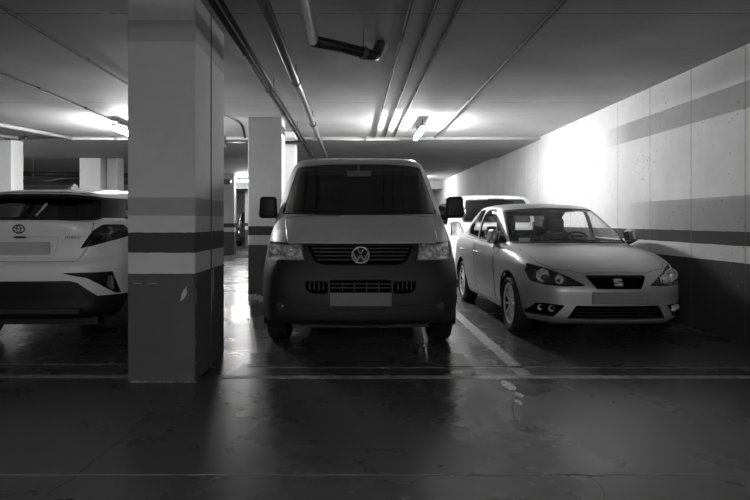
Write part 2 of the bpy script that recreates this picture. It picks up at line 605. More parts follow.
# ------------------------------------------------------------------ the garage
CEIL = 2.9
XW = 3.8          # right wall face
m_floor = floor_material()
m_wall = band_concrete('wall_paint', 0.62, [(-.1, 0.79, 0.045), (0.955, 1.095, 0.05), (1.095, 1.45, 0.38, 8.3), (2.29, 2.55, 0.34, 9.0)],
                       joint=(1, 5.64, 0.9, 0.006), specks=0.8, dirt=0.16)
m_pillar = band_concrete('pillar_paint', 0.62, [(-.1, 0.81, 0.10), (0.965, 1.115, 0.065), (1.24, 1.375, 0.38), (2.53, 2.69, 0.44)], specks=0.0, dirt=0.10)
m_pillar_far = band_concrete('far_pillar_paint', 0.62, [(-.1, 0.81, 0.08), (0.965, 1.115, 0.06)], specks=0.3, dirt=0.2)
m_ceiling = band_concrete('ceiling_concrete', 0.45, [], joint=(1, 4.78, 3.6, 0.008), dirt=0.32)
m_beam = band_concrete('beam_concrete', 0.36, [], dirt=0.2)
m_line = mat('worn_line_paint', 0.26, 0.45, noise=0.45, nscale=14)
m_joint = mat('joint_sealant', 0.012, 0.6)
m_thin = mat('thin_line', 0.17, 0.4, noise=0.4, nscale=9)

YB, YF, XL = -7.0, 36.0, -16.0
structure('floor', nbox(XL, XW, YB, YF, -0.2, 0.0), m_floor)
structure('ceiling', nbox(XL, XW, YB, YF, CEIL, CEIL + 0.2), m_ceiling)
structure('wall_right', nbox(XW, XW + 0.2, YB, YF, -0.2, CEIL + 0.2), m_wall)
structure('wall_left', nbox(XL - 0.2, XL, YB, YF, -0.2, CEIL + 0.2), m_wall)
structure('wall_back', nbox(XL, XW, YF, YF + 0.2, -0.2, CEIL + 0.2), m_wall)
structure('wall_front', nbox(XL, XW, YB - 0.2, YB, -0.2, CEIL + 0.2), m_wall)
structure('trim_1', nbox(XL, XW, 11.75, 15.2, CEIL - 0.06, CEIL, bev=0.01), m_beam)
structure('trim_2', nbox(XL, XW, 24.5, 26.0, CEIL - 0.35, CEIL, bev=0.01), m_beam)

# painted lines, lying on the floor as thin coats
def strip(name, x0, x1, y0, y1, m, h=0.002, n=60):
    bm = bmesh.new()
    long_x = (x1 - x0) > (y1 - y0)
    L = (x1 - x0) if long_x else (y1 - y0)
    n = max(4, int(L / 0.12))
    lo, hi = [], []
    for i in range(n + 1):
        t = i / n
        if long_x:
            a = (x0 + L * t, y0 + random.uniform(-1, 1) * .003); b = (x0 + L * t, y1 + random.uniform(-1, 1) * .003)
        else:
            a = (x0 + random.uniform(-1, 1) * .003, y0 + L * t); b = (x1 + random.uniform(-1, 1) * .003, y0 + L * t)
        lo.append((bm.verts.new((a[0], a[1], 0)), bm.verts.new((a[0], a[1], h))))
        hi.append((bm.verts.new((b[0], b[1], 0)), bm.verts.new((b[0], b[1], h))))
    for i in range(n):
        bm.faces.new((lo[i][1], lo[i + 1][1], hi[i + 1][1], hi[i][1]))
        bm.faces.new((lo[i][0], lo[i + 1][0], lo[i + 1][1], lo[i][1]))
        bm.faces.new((hi[i][1], hi[i + 1][1], hi[i + 1][0], hi[i][0]))
    bmesh.ops.recalc_face_normals(bm, faces=bm.faces)
    return structure(name, bm, m)
strip('trim_3', XL + .5, -1.66, 4.46, 4.545, m_line)
strip('trim_4', -1.02, XW, 4.44, 4.52, m_line)
strip('trim_5', XL + .5, -1.66, 4.87, 4.90, m_thin)
strip('trim_6', -0.86, XW, 4.76, 4.785, m_thin)
strip('trim_7', -0.86, XW, 4.79, 4.815, m_joint)
strip('trim_8', 1.29, 1.405, 4.53, 12.0, m_line)
strip('trim_9', -4.95, -4.84, 4.56, 12.0, m_line)
# lamp glint beside the stall line, painted as pale floor patches
bm = bmesh.new()
random.seed(3)
for (cx, cy, rx, ry, n) in ((1.14, 4.25, .045, .13, 34), (1.15, 4.02, .028, .07, 24), (1.10, 3.86, .022, .06, 20)):
    vs = []
    for k in range(n):
        a = 2 * PI * k / n; q = random.uniform(.85, 1.05)
        vs.append(bm.verts.new((cx + math.cos(a) * rx * q, cy + math.sin(a) * ry * q, .003)))
    bm.faces.new(vs)
bmesh.ops.recalc_face_normals(bm, faces=bm.faces)
m_glint = mat('painted_glint', 0.6, 0.3, 0.0, noise=.85, nscale=26, bump=.4, spec=.6)
tag(obj('floor_glint', bm, m_glint), 'small pale patches painted as a lamp glint on the floor near the end of the stall line', 'painted glint')
strip('trim_10', XL + .5, XW, 2.752, 2.762, m_thin)

def crack(name, pts, w, m=None):
    bm = bmesh.new()
    P = []
    for i in range(len(pts) - 1):
        a, b = Vector(pts[i]), Vector(pts[i + 1])
        n = max(2, int((b - a).length / 0.05))
        for k in range(n):
            q = a.lerp(b, k / n)
            P.append(q + Vector((random.uniform(-1, 1), random.uniform(-1, 1))) * 0.012)
    P.append(Vector(pts[-1]))
    prev = None
    for i, p in enumerate(P):
        t = (P[min(i + 1, len(P) - 1)] - P[max(i - 1, 0)]).normalized()
        s = Vector((-t.y, t.x)) * w * random.uniform(0.4, 1.2) * (0.3 if i in (0, len(P) - 1) else 1)
        cur = (bm.verts.new((p.x - s.x, p.y - s.y, .0015)), bm.verts.new((p.x + s.x, p.y + s.y, .0015)))
        if prev: bm.faces.new((prev[0], cur[0], cur[1], prev[1]))
        prev = cur
    bmesh.ops.recalc_face_normals(bm, faces=bm.faces)
    return structure(name, bm, m or m_joint)
def fl(x, y):
    Y = 699.6 / (y - 221.0); return ((x - 352) / 583 * Y, Y)
crack('trim_11', [(-1.35, 2.50), (-1.31, 2.65), (-1.29, 2.85), (-1.27, 3.1), (-1.25, 3.45), (-1.22, 3.58)], 0.0028)
crack('trim_12', [(1.17, 4.35), (1.14, 4.0), (1.04, 3.8), (0.98, 3.45), (1.03, 3.3), (1.02, 3.22)], 0.004)
crack('trim_13', [(0.99, 3.15), (1.04, 3.05), (1.05, 2.9), (1.10, 2.75), (1.13, 2.65), (1.08, 2.5)], 0.003)

# pillars
def pillar(x0, x1, y0, y1, label, group=None, z1=CEIL):
    far = y0 > 6
    bm = nbox(x0, x1, y0, y1, 0, z1, bev=0.012, seg=2)
    o = obj('concrete_pillar', bm, m_pillar_far if far else m_pillar)
    return tag(o, label, 'pillar', group)
p = pillar(-1.665, -1.163, 4.32, 4.805, 'nearest white and dark banded concrete pillar, front half with chipped paint patch')
pillar(-1.665, -1.163, 4.825, 5.30, 'banded concrete pillar directly behind the nearest pillar, rear half past the joint')
pillar(-1.71, -1.15, 9.58, 10.02, 'banded concrete pillar standing beside the left mirror of the van')
pillar(-1.71, -1.08, 11.07, 11.5, 'bright narrow pillar peeking out behind the pillar next to the van')
pillar(-7.6, -6.83, 11.69, 12.12, 'brightly lit white pillar at the far left edge behind the pale crossover car')
pillar(-7.13, -6.58, 15.25, 15.7, 'grey distant pillar rising behind the pale crossover roof, left of its pair', z1=CEIL)
pillar(-6.52, -6.24, 15.5, 15.95, 'narrow grey distant pillar behind the pale crossover roof, right of its pair')
pillar(-4.65, -4.25, 21.0, 21.4, 'distant white pillar seen in the gap between nearest pillar and second pillar, left one')
pillar(-4.85, -4.62, 26.4, 26.8, 'farthest white pillar seen through the gap right of the nearest pillar')

# chipped paint on the near pillar: a raised-edge flake patch, expansion joint filler
bm = bmesh.new()
prism(bm, [(-1.235, .70), (-1.225, .715), (-1.222, .66), (-1.24, .63), (-1.262, .61), (-1.28, .60), (-1.265, .63), (-1.262, .66), (-1.25, .685)], -0.0015, 0.002, 'Y')
c = obj('paint_chip', bm, mat('bare_plaster', 0.5, 0.8, noise=0.3, nscale=60), p); c.location = (0, 4.32, 0)
bm = bmesh.new()
for (x0, x1, z) in [(-1.62, -1.56, .735), (-1.50, -1.44, .733), (-1.52, -1.50, .731)]:
    box(bm, x0, x1, 4.3185, 4.3215, z, z + .006)
for i in range(26):
    x = -1.64 + i * .0188; 
    if random.random() < .75: box(bm, x, x + random.uniform(.008, .018), 4.3185, 4.322, 0.003, 0.003 + random.uniform(.006, .016))
for i in range(16):
    z = random.uniform(.05, .8); box(bm, -1.1585, -1.1548, 4.3235, 4.333, z, z + random.uniform(.005, .03))
obj('paint_scuff', bm, mat('scuffed_edge', 0.3, 0.8, noise=0.3, nscale=60), p)
structure('trim_14', nbox(-1.64, -1.160, 4.805, 4.825, 0, CEIL), mat('joint_filler', 0.12, 0.9, noise=0.3, nscale=30))
bm = bmesh.new()
for (a, b, y) in [(.45, .80, 4.80), (.60, .86, 4.86), (.55, .75, 4.845)]:
    prism(bm, [(y, a), (y + .012, a + .03), (y + .016, b - .05), (y + .006, b), (y - .006, b - .08)], -0.0015, .0025, 'X')
s = obj('filler_smear', bm, mat('filler_smear_paint', 0.4, 0.8, noise=0.3, nscale=40), p); s.location = (-1.156, 0, 0)

# ceiling lamps
m_house = mat('lamp_housing', 0.5, 0.5)
for i, (x, y, s) in enumerate(LAMPS):
    lab = ['glowing tube lamp on the ceiling, half hidden behind the nearest pillar',
           'glowing tube lamp on the ceiling above and right of the van roof',
           'distant tube lamp on the ceiling in the gap right of the nearest pillar',
           'distant tube lamp on the ceiling beyond the white car',
           'tube lamp on the ceiling far to the left', 'farthest tube lamp on the ceiling at the left',
           'tube lamp on the ceiling behind the viewer at the left', 'tube lamp on the ceiling behind the viewer at the right'][i]
    L = thing('ceiling_lamp', (x, y, CEIL - .09), PI / 2 if i == 2 else 0, lab, 'lamp')
    bm = nbox(-.05, .05, -.62, .62, -.07, -.03, bev=.01)
    for yy in (-.4, .4): box(bm, -.012, .012, yy - .012, yy + .012, -.04, .09)
    obj('housing', bm, m_house, L)
    bm = bmesh.new(); lathe(bm, [(.001, -.6), (.035, -.6), (.04, -.58), (.04, .58), (.035, .6), (.001, .6)], 16, 'Y')
    for v in bm.verts: v.co.z = v.co.z * .9 - .095
    obj('diffuser', bm, emit('tube_glow', 1.0, s), L, smooth=True)

# pipes and conduits
m_pipe_dark = mat('dark_pipe', 0.03, 0.35, noise=0.2, nscale=8)
m_pipe_grey = mat('grey_pipe', 0.16, 0.3, noise=0.2, nscale=8)
m_pipe_light = mat('pale_pvc_pipe', 0.28, 0.35)
m_conduit = mat('metal_conduit', 0.14, 0.65, 0.0)
m_conduit_light = mat('pale_conduit', 0.5, 0.4)
def pipe(name, pts, r, m, label, cat, hang=None, clamp=None, corner=.08, group=None):
    bm = bmesh.new(); tube(bm, arc_path(pts, corner) if len(pts) > 2 else pts, r, 14)
    o = obj(name, bm, m, None, smooth=True); tag(o, label, cat, group)
    a, b = Vector(pts[0]), Vector(pts[1])
    if clamp:
        n = int((b - a).length / clamp)
        d = (b - a).normalized()
        for k in range(n):
            c = a + d * (0.4 + k * clamp)
            if (c - a).length > (b - a).length: continue
            bm = bmesh.new(); tube(bm, [c - d * .02, c + d * .02], r * 1.28, 14)
            if hang:
                tube(bm, [c, (c.x, c.y, CEIL - .002)], .005, 6)
            else:
                box(bm, c.x - r * 1.6, c.x + r * 1.6, c.y - .012, c.y + .012, c.z, CEIL)
            obj('clamp', bm, m_conduit if not hang else m_pipe_dark, o)
    return o
pipe('ceiling_pipe', [(-.99, .5, 2.75), (-.99, 13.8, 2.75)], .024, m_pipe_dark, 'left one of two thin dark pipes running away beside the nearest pillar', 'pipe', True, 1.5)
pipe('ceiling_pipe', [(-.925, .5, 2.75), (-.925, 13.8, 2.75)], .02, m_pipe_dark, 'right one of two thin dark pipes running away beside the nearest pillar', 'pipe', True, 3.0)
pipe('drain_pipe', [(-.605, .5, 2.70), (-.605, 13.6, 2.70)], .041, m_pipe_grey, 'thick grey pipe hanging under the ceiling above the van windscreen left side', 'pipe', True, 2.7)
pipe('ventilation_pipe', [(-.325, .5, 2.72), (-.325, 4.811, 2.70)], .05, m_pipe_light, 'pale pipe ending at the joint with the black elbow pipe', 'pipe', False, 1.6)
o = pipe('elbow_pipe', [(-.33, 4.86, 2.70), (-.10, 4.98, 2.69), (.205, 5.17, 2.66), (.28, 5.62, 2.93)], .048, m_pipe_dark, 'short black pipe with a bent end on the ceiling', 'pipe', corner=.07)
for q in (.72,):
    bm = bmesh.new(); c = Vector((-.33, 4.86, 2.70)).lerp(Vector((.27, 5.2, 2.66)), q); d = Vector((.6, .34, -.03)).normalized()
    tube(bm, [c - d * .02, c + d * .02], .056, 14); tube(bm, [c, (c.x, c.y, CEIL)], .005, 6); obj('clamp', bm, m_conduit, o)
for x, yy, lab in ((.46, 11.7, 'leftmost of three thin ceiling conduits above the van'), (.655, 11.7, 'middle of three thin ceiling conduits above the van'), (.84, 11.7, 'rightmost of three thin ceiling conduits above the van')):
    pipe('ceiling_conduit', [(x, .5, 2.885), (x, yy, 2.885)], .011, m_conduit, lab, 'conduit', False, 1.1)
pipe('ceiling_conduit', [(1.62, .5, 2.875), (1.62, 22, 2.875)] if False else [(1.60, .5, 2.88), (1.66, 11.72, 2.88)], .014, m_conduit, 'ceiling conduit that leads to the glowing lamp near the right wall', 'conduit', False, 1.2)
pipe('ceiling_conduit', [(-2.76, .5, 2.88), (-2.76, 11.7, 2.88)], .013, m_conduit, 'upper left ceiling conduit running behind the nearest pillar', 'conduit', False, 1.3)
pipe('ceiling_conduit', [(-3.98, .5, 2.87), (-3.98, 11.7, 2.87)], .014, m_conduit, 'left ceiling conduit that leads to the lamp behind the nearest pillar', 'conduit', False, 1.3)
pipe('ceiling_conduit', [(-1.04, 11.68, 2.83), (.95, 11.68, 2.83)], .018, m_conduit_light, 'crosswise pale conduit along the beam above the van roof', 'conduit', False, .9)
pipe('ceiling_conduit', [(-6.9, 11.6, 2.83), (-3.9, 11.6, 2.83)], .018, m_conduit_light, 'crosswise pale conduit along the beam above the pale crossover', 'conduit', False, .9)
pipe('ceiling_pipe', [(-6.5, 8.2, 2.84), (-5.55, 11.5, 2.84)], .035, m_pipe_light, 'upper of two pale pipes at the left lit by the lamp', 'pipe', False, 1.3)
pipe('ceiling_pipe', [(-7.6, 9.4, 2.84), (-6.6, 11.5, 2.84)], .03, m_pipe_light, 'lower of two pale pipes at the left lit by the lamp', 'pipe', False, 1.3)
pipe('water_pipe', [(-2.35, 10.85, 2.66), (-.92, 10.85, 2.66)], .03, m_pipe_dark, 'black crosswise pipe behind the second pillar', 'pipe', True, .8)
pipe('ceiling_cable', [(-2.2, 8.6, 2.88), (-1.95, 9.1, 2.86), (-1.78, 9.45, 2.78), (-1.74, 9.5, 2.55)], .02, m_pipe_dark, 'dark cable curving down to the second pillar top', 'cable', corner=.2)
bm = nbox(-2.42, -2.36, 10.8, 10.92, 2.58, 2.78, bev=.005)
tag(obj('pipe_bracket', bm, m_conduit), 'small metal bracket holding the crosswise pipe near the ceiling', 'bracket')
pipe('far_pipe', [(-9.1, 15.9, 2.29), (-8.15, 15.9, 2.29), (-8.0, 15.9, 2.35), (-7.2, 15.9, 2.35)], .035, m_pipe_dark, 'black stepped pipe far behind the pale crossover roof', 'pipe', True, .5)
pipe('far_pipe', [(-14, 17.2, 2.68), (-5.6, 17.2, 2.52)], .07, m_pipe_dark, 'dark far pipe crossing behind the distant pillars, upper', 'pipe')
pipe('far_pipe', [(-14, 19.2, 2.45), (-4.0, 19.2, 2.5)], .09, m_pipe_grey, 'grey far pipe crossing behind the distant pillars, lower', 'pipe')


# ------------------------------------------------------------------ the van
m_van = mat('van_grey_paint', 0.45, 0.45, 0.0, coat=0.35, noise=0.06, nscale=5)
m_van_plastic = mat('bumper_plastic', 0.018, 0.55, bump=0.1, nscale=120)

def finish_body(bm, m, parent, inner=M_LINING, t=0.02, name='body'):
    o = obj(name, bm, [m, M_SEAM, inner], parent)
    for p in o.data.polygons: p.use_smooth = True
    md = solid(o, t); md.material_offset = 2; md.material_offset_rim = 1
    return o

def panel(bm, name, poly, axis, sign, m, parent, seal=.004, t=.012, cond=None, mi=0):
    pb = cut_part(bm, poly, axis, sign, seal, 1, cond)
    for f in pb.faces: f.material_index = 0
    o = obj(name, pb, [m, M_LINING], parent)
    for p in o.data.polygons: p.use_smooth = True
    md = solid(o, t); md.material_offset = 1; md.material_offset_rim = 0
    return o

def window(bm, name, poly, axis, sign, parent, seal=.022, m=None, cond=None):
    pb = cut_part(bm, poly, axis, sign, seal, 1, cond)
    for f in pb.faces: f.material_index = 0
    o = obj(name, pb, m or M_GLASS, parent)
    for p in o.data.polygons: p.use_smooth = True
    return o

def recess(bm, name, poly, parent, m, depth, seal=.004, shrink=.95, axis='y', sign=-1, cond=None, lens=None, lens_name='lens'):
    pb = cut_part(bm, poly, axis, sign, seal, 1, cond)
    for f in pb.faces: f.material_index = 0
    bw = bowl(pb, depth, shrink, axis, sign)
    o = obj(name, bw, m, parent, autosmooth=40)
    l = None
    if lens:
        l = obj(lens_name, pb, lens, o)
        for p in l.data.polygons: p.use_smooth = True
    else: pb.free()
    return o, l

def wheel_arch(bm, y, z, r, parent, xin, xout, mouth_axis='x'):
    """cut both arch openings and hang a dark liner behind each"""
    poly = circle(y, z, r, 36)
    poly = [(a, b) for a, b in poly]
    for s in (1, -1):
        fs = split(bm, poly, 'x', s)
        bmesh.ops.delete(bm, geom=fs, context='FACES')
        lb = bmesh.new(); n = 28; prev = None
        for k in range(n + 1):
            a = -0.35 + (PI + 0.7) * k / n
            c = (y + r * 1.02 * math.cos(a), z + r * 1.02 * math.sin(a))
            cur = (lb.verts.new((s * xin, c[0], c[1])), lb.verts.new((s * (xout - .03), c[0], c[1])))
            if prev: lb.faces.new((prev[0], prev[1], cur[1], cur[0]))
            prev = cur
        cen = [v for v in lb.verts if abs(v.co.x - s * xin) < 1e-6]
        lb.faces.new(cen)
        obj('wheel_liner', lb, M_SEAM, parent)

VX, VY = 0.075, 5.02
van = thing('van', (VX, VY, 0), 0, 'grey panel van with dark bumper parked head-on in the centre bay', 'van')
rows = [
 [(0,0.1,0.295),(0.4,0.12,0.295),(0.74,0.2,0.295),(0.88,0.44,0.295),(0.9,0.9,0.295),(0.9,1.6,0.295),(0.9,2.6,0.295),(0.9,3.9,0.295),(0.87,4.72,0.345),(0.5,4.86,0.345),(0,4.87,0.345)],
 [(0,0.02,0.34),(0.42,0.045,0.34),(0.74,0.14,0.34),(0.885,0.44,0.34),(0.93,0.9,0.34),(0.93,1.6,0.34),(0.93,2.6,0.34),(0.93,3.9,0.34),(0.89,4.76,0.37),(0.5,4.89,0.37),(0,4.9,0.37)],
 [(0,0,0.44),(0.42,0.025,0.44),(0.75,0.125,0.44),(0.9,0.43,0.44),(0.945,0.9,0.46),(0.945,1.6,0.46),(0.945,2.6,0.46),(0.945,3.9,0.46),(0.9,4.76,0.46),(0.5,4.89,0.46),(0,4.9,0.46)],
 [(0,0,0.62),(0.42,0.025,0.62),(0.75,0.125,0.62),(0.9,0.43,0.62),(0.95,0.9,0.64),(0.952,1.6,0.64),(0.952,2.6,0.64),(0.952,3.9,0.64),(0.905,4.76,0.62),(0.5,4.88,0.62),(0,4.9,0.62)],
 [(0,0.035,0.76),(0.42,0.06,0.76),(0.74,0.155,0.76),(0.885,0.44,0.76),(0.945,0.9,0.8),(0.95,1.6,0.8),(0.95,2.6,0.8),(0.95,3.9,0.8),(0.905,4.76,0.8),(0.5,4.87,0.8),(0,4.88,0.8)],
 [(0,0.07,0.86),(0.42,0.095,0.86),(0.71,0.19,0.86),(0.86,0.45,0.86),(0.932,0.9,0.9),(0.945,1.6,0.92),(0.945,2.6,0.92),(0.945,3.9,0.92),(0.9,4.76,0.9),(0.5,4.86,0.9),(0,4.87,0.9)],
 [(0,0.12,0.97),(0.42,0.145,0.97),(0.69,0.235,0.97),(0.84,0.46,0.965),(0.915,0.88,0.99),(0.938,1.6,1.02),(0.94,2.6,1.02),(0.94,3.9,1.02),(0.89,4.75,1),(0.5,4.85,1),(0,4.86,1)],
 [(0,0.31,1.12),(0.4,0.33,1.118),(0.66,0.4,1.11),(0.8,0.56,1.1),(0.885,0.9,1.1),(0.922,1.6,1.11),(0.928,2.6,1.11),(0.928,3.9,1.11),(0.88,4.74,1.1),(0.5,4.84,1.1),(0,4.85,1.1)],
 [(0,0.62,1.265),(0.3876,0.635,1.262),(0.6324,0.69,1.255),(0.7701,0.82,1.24),(0.8588,1.05,1.22),(0.9129,1.6,1.2),(0.9231,2.6,1.2),(0.9231,3.9,1.2),(0.8772,4.72,1.2),(0.51,4.83,1.2),(0,4.84,1.2)],
 [(0,0.98,1.52),(0.378,0.995,1.517),(0.609,1.06,1.51),(0.735,1.18,1.5),(0.8138,1.37,1.49),(0.8715,1.75,1.48),(0.8978,2.6,1.48),(0.8978,3.9,1.48),(0.861,4.68,1.48),(0.525,4.78,1.48),(0,4.79,1.48)],
 [(0,1.36,1.795),(0.3672,1.37,1.792),(0.5832,1.42,1.785),(0.6966,1.52,1.775),(0.756,1.68,1.77),(0.8046,1.95,1.765),(0.837,2.6,1.77),(0.837,3.9,1.77),(0.81,4.6,1.76),(0.54,4.7,1.76),(0,4.71,1.76)],
 [(0,1.5,1.882),(0.352,1.505,1.879),(0.55,1.54,1.872),(0.66,1.62,1.867),(0.7095,1.76,1.867),(0.748,2,1.867),(0.77,2.6,1.877),(0.77,3.9,1.877),(0.748,4.5,1.862),(0.495,4.6,1.862),(0,4.62,1.862)],
 [(0,1.72,1.925),(0.3136,1.73,1.924),(0.4704,1.75,1.92),(0.56,1.8,1.92),(0.6048,1.9,1.925),(0.6272,2.1,1.93),(0.6496,2.6,1.94),(0.6496,3.8,1.94),(0.616,4.3,1.92),(0.392,4.4,1.92),(0,4.42,1.92)],
 [(0,2.1,1.955),(0,2.12,1.955),(0,2.15,1.955),(0,2.2,1.955),(0,2.3,1.957),(0,2.4,1.96),(0,2.7,1.965),(0,3.6,1.965),(0,3.9,1.96),(0,3.95,1.96),(0,4,1.955)],
]
bm = shell(rows)
bvh_van = BVHTree.FromBMesh(bm)
frontc = lambda c: c.y < 1.7
# windscreen
window(bm, 'windscreen', rounded([(-.775, 1.282), (-.40, 1.275), (0, 1.272), (.40, 1.275), (.775, 1.282), (.675, 1.785), (.35, 1.808), (0, 1.812), (-.35, 1.808), (-.675, 1.785)], .03), 'y', -1, van, seal=.014, cond=frontc, m=glass('van_glass', 0.45, 0.0, 1.45))
for s in (1, -1):
    window(bm, 'side_window', rounded([(1.30, 1.20), (2.10, 1.17), (2.10, 1.70), (1.78, 1.70)], .05), 'x', s, van, seal=.02)
    window(bm, 'side_window', rounded([(2.35, 1.18), (3.35, 1.18), (3.35, 1.70), (2.35, 1.70)], .06), 'x', s, van, seal=.02, m=M_GLASS_DARK)
    panel(bm, 'front_door', rounded([(1.22, .42), (2.2, .42), (2.2, 1.12), (1.22, 1.12)], .06), 'x', s, m_van, van, seal=.005)
window(bm, 'rear_window', rounded([(-.62, 1.22), (.62, 1.22), (.58, 1.68), (-.58, 1.68)], .06), 'y', 1, van, seal=.02, cond=lambda c: c.y > 4.2)
# head lamps
for s in (1, -1):
    poly = rounded([(.495, .855), (.875, .855), (.875, 1.005), (.535, 1.0)], .02)
    if s < 0: poly = flatx(poly)
    o, l = recess(bm, 'headlamp', poly, van, M_LAMPCUP, .07, seal=.005, shrink=.93, cond=lambda c: c.y < .62, lens=M_LENS)
    for (x, z, r) in [(.62, .93, .052), (.76, .93, .045)]:
        rb = bmesh.new()
        yb = .19 if x < .7 else .27
        lathe(rb, [(r, yb - .02), (r * .9, yb + .01), (r * .55, yb + .045), (.012, yb + .06), (.001, yb + .06)], 24, 'Y', origin=(s * x, 0, z))
        lathe(rb, [(.012, yb + .06), (.012, yb + .02), (.001, yb + .015)], 12, 'Y', origin=(s * x, 0, z))
        bmesh.ops.recalc_face_normals(rb, faces=rb.faces)
        obj('reflector', rb, M_LAMPCUP, o, smooth=True)
# upper grille
gp = rounded([(-.43, .985), (.43, .985), (.465, .975), (.40, .85), (.34, .822), (-.34, .822), (-.40, .85), (-.465, .975)], .02)
gr, _ = recess(bm, 'grille', gp, van, M_VOID, .05, seal=.010, cond=lambda c: c.y < .5)
sb = bmesh.new()
for z, w in ((.862, .385), (.895, .40), (.928, .42), (.958, .44)):
    prof = []
    N = 16
    for i in range(N + 1):
        x = -w + 2 * w * i / N
        h, _n = surface_point(bvh_van, x, z)
        prof.append((x, h.y))
    pv = None
    for x, y in prof:
        cur = [sb.verts.new((x, y + .004, z - .006)), sb.verts.new((x, y + .004, z + .006)), sb.verts.new((x, y + .04, z + .009)), sb.verts.new((x, y + .04, z - .009))]
        if pv:
            for k in range(4): sb.faces.new((pv[k], pv[(k + 1) % 4], cur[(k + 1) % 4], cur[k]))
        else: sb.faces.new(cur[::-1])
        pv = cur
    sb.faces.new(pv)
bmesh.ops.recalc_face_normals(sb, faces=sb.faces)
obj('grille_slat', sb, mat('slat_satin', 0.04, 0.25, 0.2), gr)
# round emblem: ring with V above W
def bar2(bm, a, b, w, y0, y1):
    a, b = Vector(a), Vector(b); d = (b - a).normalized(); n = Vector((-d.y, d.x)) * w / 2
    prism(bm, [tuple(a - n), tuple(b - n), tuple(b + n), tuple(a + n)], y0, y1, 'Y')
eb = bmesh.new()
tube(eb, [(.082 * math.cos(2 * PI * k / 40), 0, .082 * math.sin(2 * PI * k / 40)) for k in range(40)], .0085, 8, closed=True)
W = .0125
def clipc(x, z, r=.078):
    l = math.hypot(x, z)
    return (x * r / l, z * r / l) if l > r else (x, z)
bar2(eb, clipc(-.036, .070), (-.002, .014), W, -.006, .012); bar2(eb, clipc(.036, .070), (.002, .014), W, -.006, .012)
bar2(eb, clipc(-.074, .024), (-.034, -.062), W, -.006, .012); bar2(eb, (-.034, -.062), (-.002, -.006), W, -.006, .012)
bar2(eb, clipc(.074, .024), (.034, -.062), W, -.006, .012); bar2(eb, (.034, -.062), (.002, -.006), W, -.006, .012)
e = obj('round_emblem', eb, mat('emblem_chrome', 0.75, 0.25, 0.7), gr, autosmooth=40)
e.scale = (.89, .89, .89); e.location = (0, .045, .905); e.rotation_euler = (math.radians(-22), 0, 0)
db = bmesh.new(); lathe(db, [(.001, .0), (.08, .0), (.085, .02), (.08, .06)], 36, 'Y')
d_ = obj('emblem_backing', db, M_BLACK, gr, smooth=True); d_.scale = (.89, 1, .89); d_.location = (0, .055, .905); d_.rotation_euler = (math.radians(-22), 0, 0)
# lower grilles in the bumper
for poly, nb, vert in ((rounded([(-.262, .588), (.262, .588), (.262, .688), (-.262, .688)], .008), 2, 4),
                 (rounded([(.285, .575), (.42, .575), (.47, .60), (.485, .675), (.285, .675)], .02), 0, 4),
                 (flatx(rounded([(.285, .575), (.42, .575), (.47, .60), (.485, .675), (.285, .675)], .02)), 0, 4)):
    o, _ = recess(bm, 'lower_grille', poly, van, M_VOID, .05, seal=.006, shrink=.97, cond=lambda c: c.y < .4)
    x0 = min(p[0] for p in poly); x1 = max(p[0] for p in poly)
    sb = bmesh.new()
    for k in range(nb):
        z = .621 + .034 * k
        box(sb, x0, x1, .022, .05, z - .004, z + .004)
    for k in range(vert):
        x = x0 + (x1 - x0) * (k + 1) / (vert + 1)
        box(sb, x - .004, x + .004, .028 + .06 * max(0, abs(x) - .3), .06 + .06 * max(0, abs(x) - .3), .60 if nb == 0 else .588, .672)
    obj('grille_bar', sb, mat('grille_grey', 0.05, 0.4), o)
# number plate, blank
pb = nbox(-.265, .265, -.018, .004, .468, .584, bev=.004)
pl = obj('number_plate', pb, M_PLATE, van)
# seam rings for bonnet and bumper: bumper is its own dark part
bump = cut_part(bm, [(-1.05, .2), (1.05, .2), (1.05, .83), (.88, .848), (.487, .848), (.52, .995), (-.52, .995), (-.487, .848), (-.88, .848), (-1.05, .83)], 'y', -1, .004, 1, cond=lambda c: c.y < .62)
for f in bump.faces: f.material_index = 1 if f.material_index == 1 else 0
bo = obj('front_bumper', bump, [m_van_plastic, M_SEAM], van)
for p in bo.data.polygons: p.use_smooth = True
solid(bo, .012)
# lower step strip ridges on the bumper
sb = bmesh.new()
bv2 = bvh_van
for z, w in ((.475, .70), (.435, .72), (.40, .72)):
    pv = None; N = 30
    for i in range(N + 1):
        x = -w + 2 * w * i / N
        h, _n = surface_point(bvh_van, x, z)
        cur = [sb.verts.new((x, h.y + .006, z - .010)), sb.verts.new((x, h.y - .008, z - .004)), sb.verts.new((x, h.y - .008, z + .004)), sb.verts.new((x, h.y + .006, z + .010))]
        if pv:
            for k in range(3): sb.faces.new((pv[k], pv[k + 1], cur[k + 1], cur[k]))
        pv = cur
bmesh.ops.recalc_face_normals(sb, faces=sb.faces)
obj('bumper_rib', sb, m_van_plastic, bo, smooth=True)
for s in (1, -1):
    fb = bmesh.new(); lathe(fb, [(.001, 0), (.035, 0), (.042, .006), (.045, .03)], 24, 'Y')
    h, nrm = surface_point(bvh_van, s * .70, .45)
    f = obj('fog_lamp_cover', fb, mat('cover_grey', .05, .35), bo, smooth=True); f.location = h + nrm * .006
    f.rotation_euler = (0, 0, s * .30)
wheel_arch(bm, .92, .36, .40, van, .62, .94)
wheel_arch(bm, 3.92, .36, .40, van, .62, .94)
# bonnet panel seam
panel(bm, 'bonnet', rounded([(-.66, 1.02), (-.70, 1.0), (-.66, 1.0), (.66, 1.0), (.70, 1.0), (.735, 1.235), (.4, 1.256), (0, 1.258), (-.4, 1.256), (-.735, 1.235)][2:], .02), 'y', -1, m_van, van, seal=.0035, cond=frontc)
finish_body(bm, m_van, van)
obj('underbody', nbox(-.62, .62, .25, 4.8, .24, .34), M_BLACK, van)
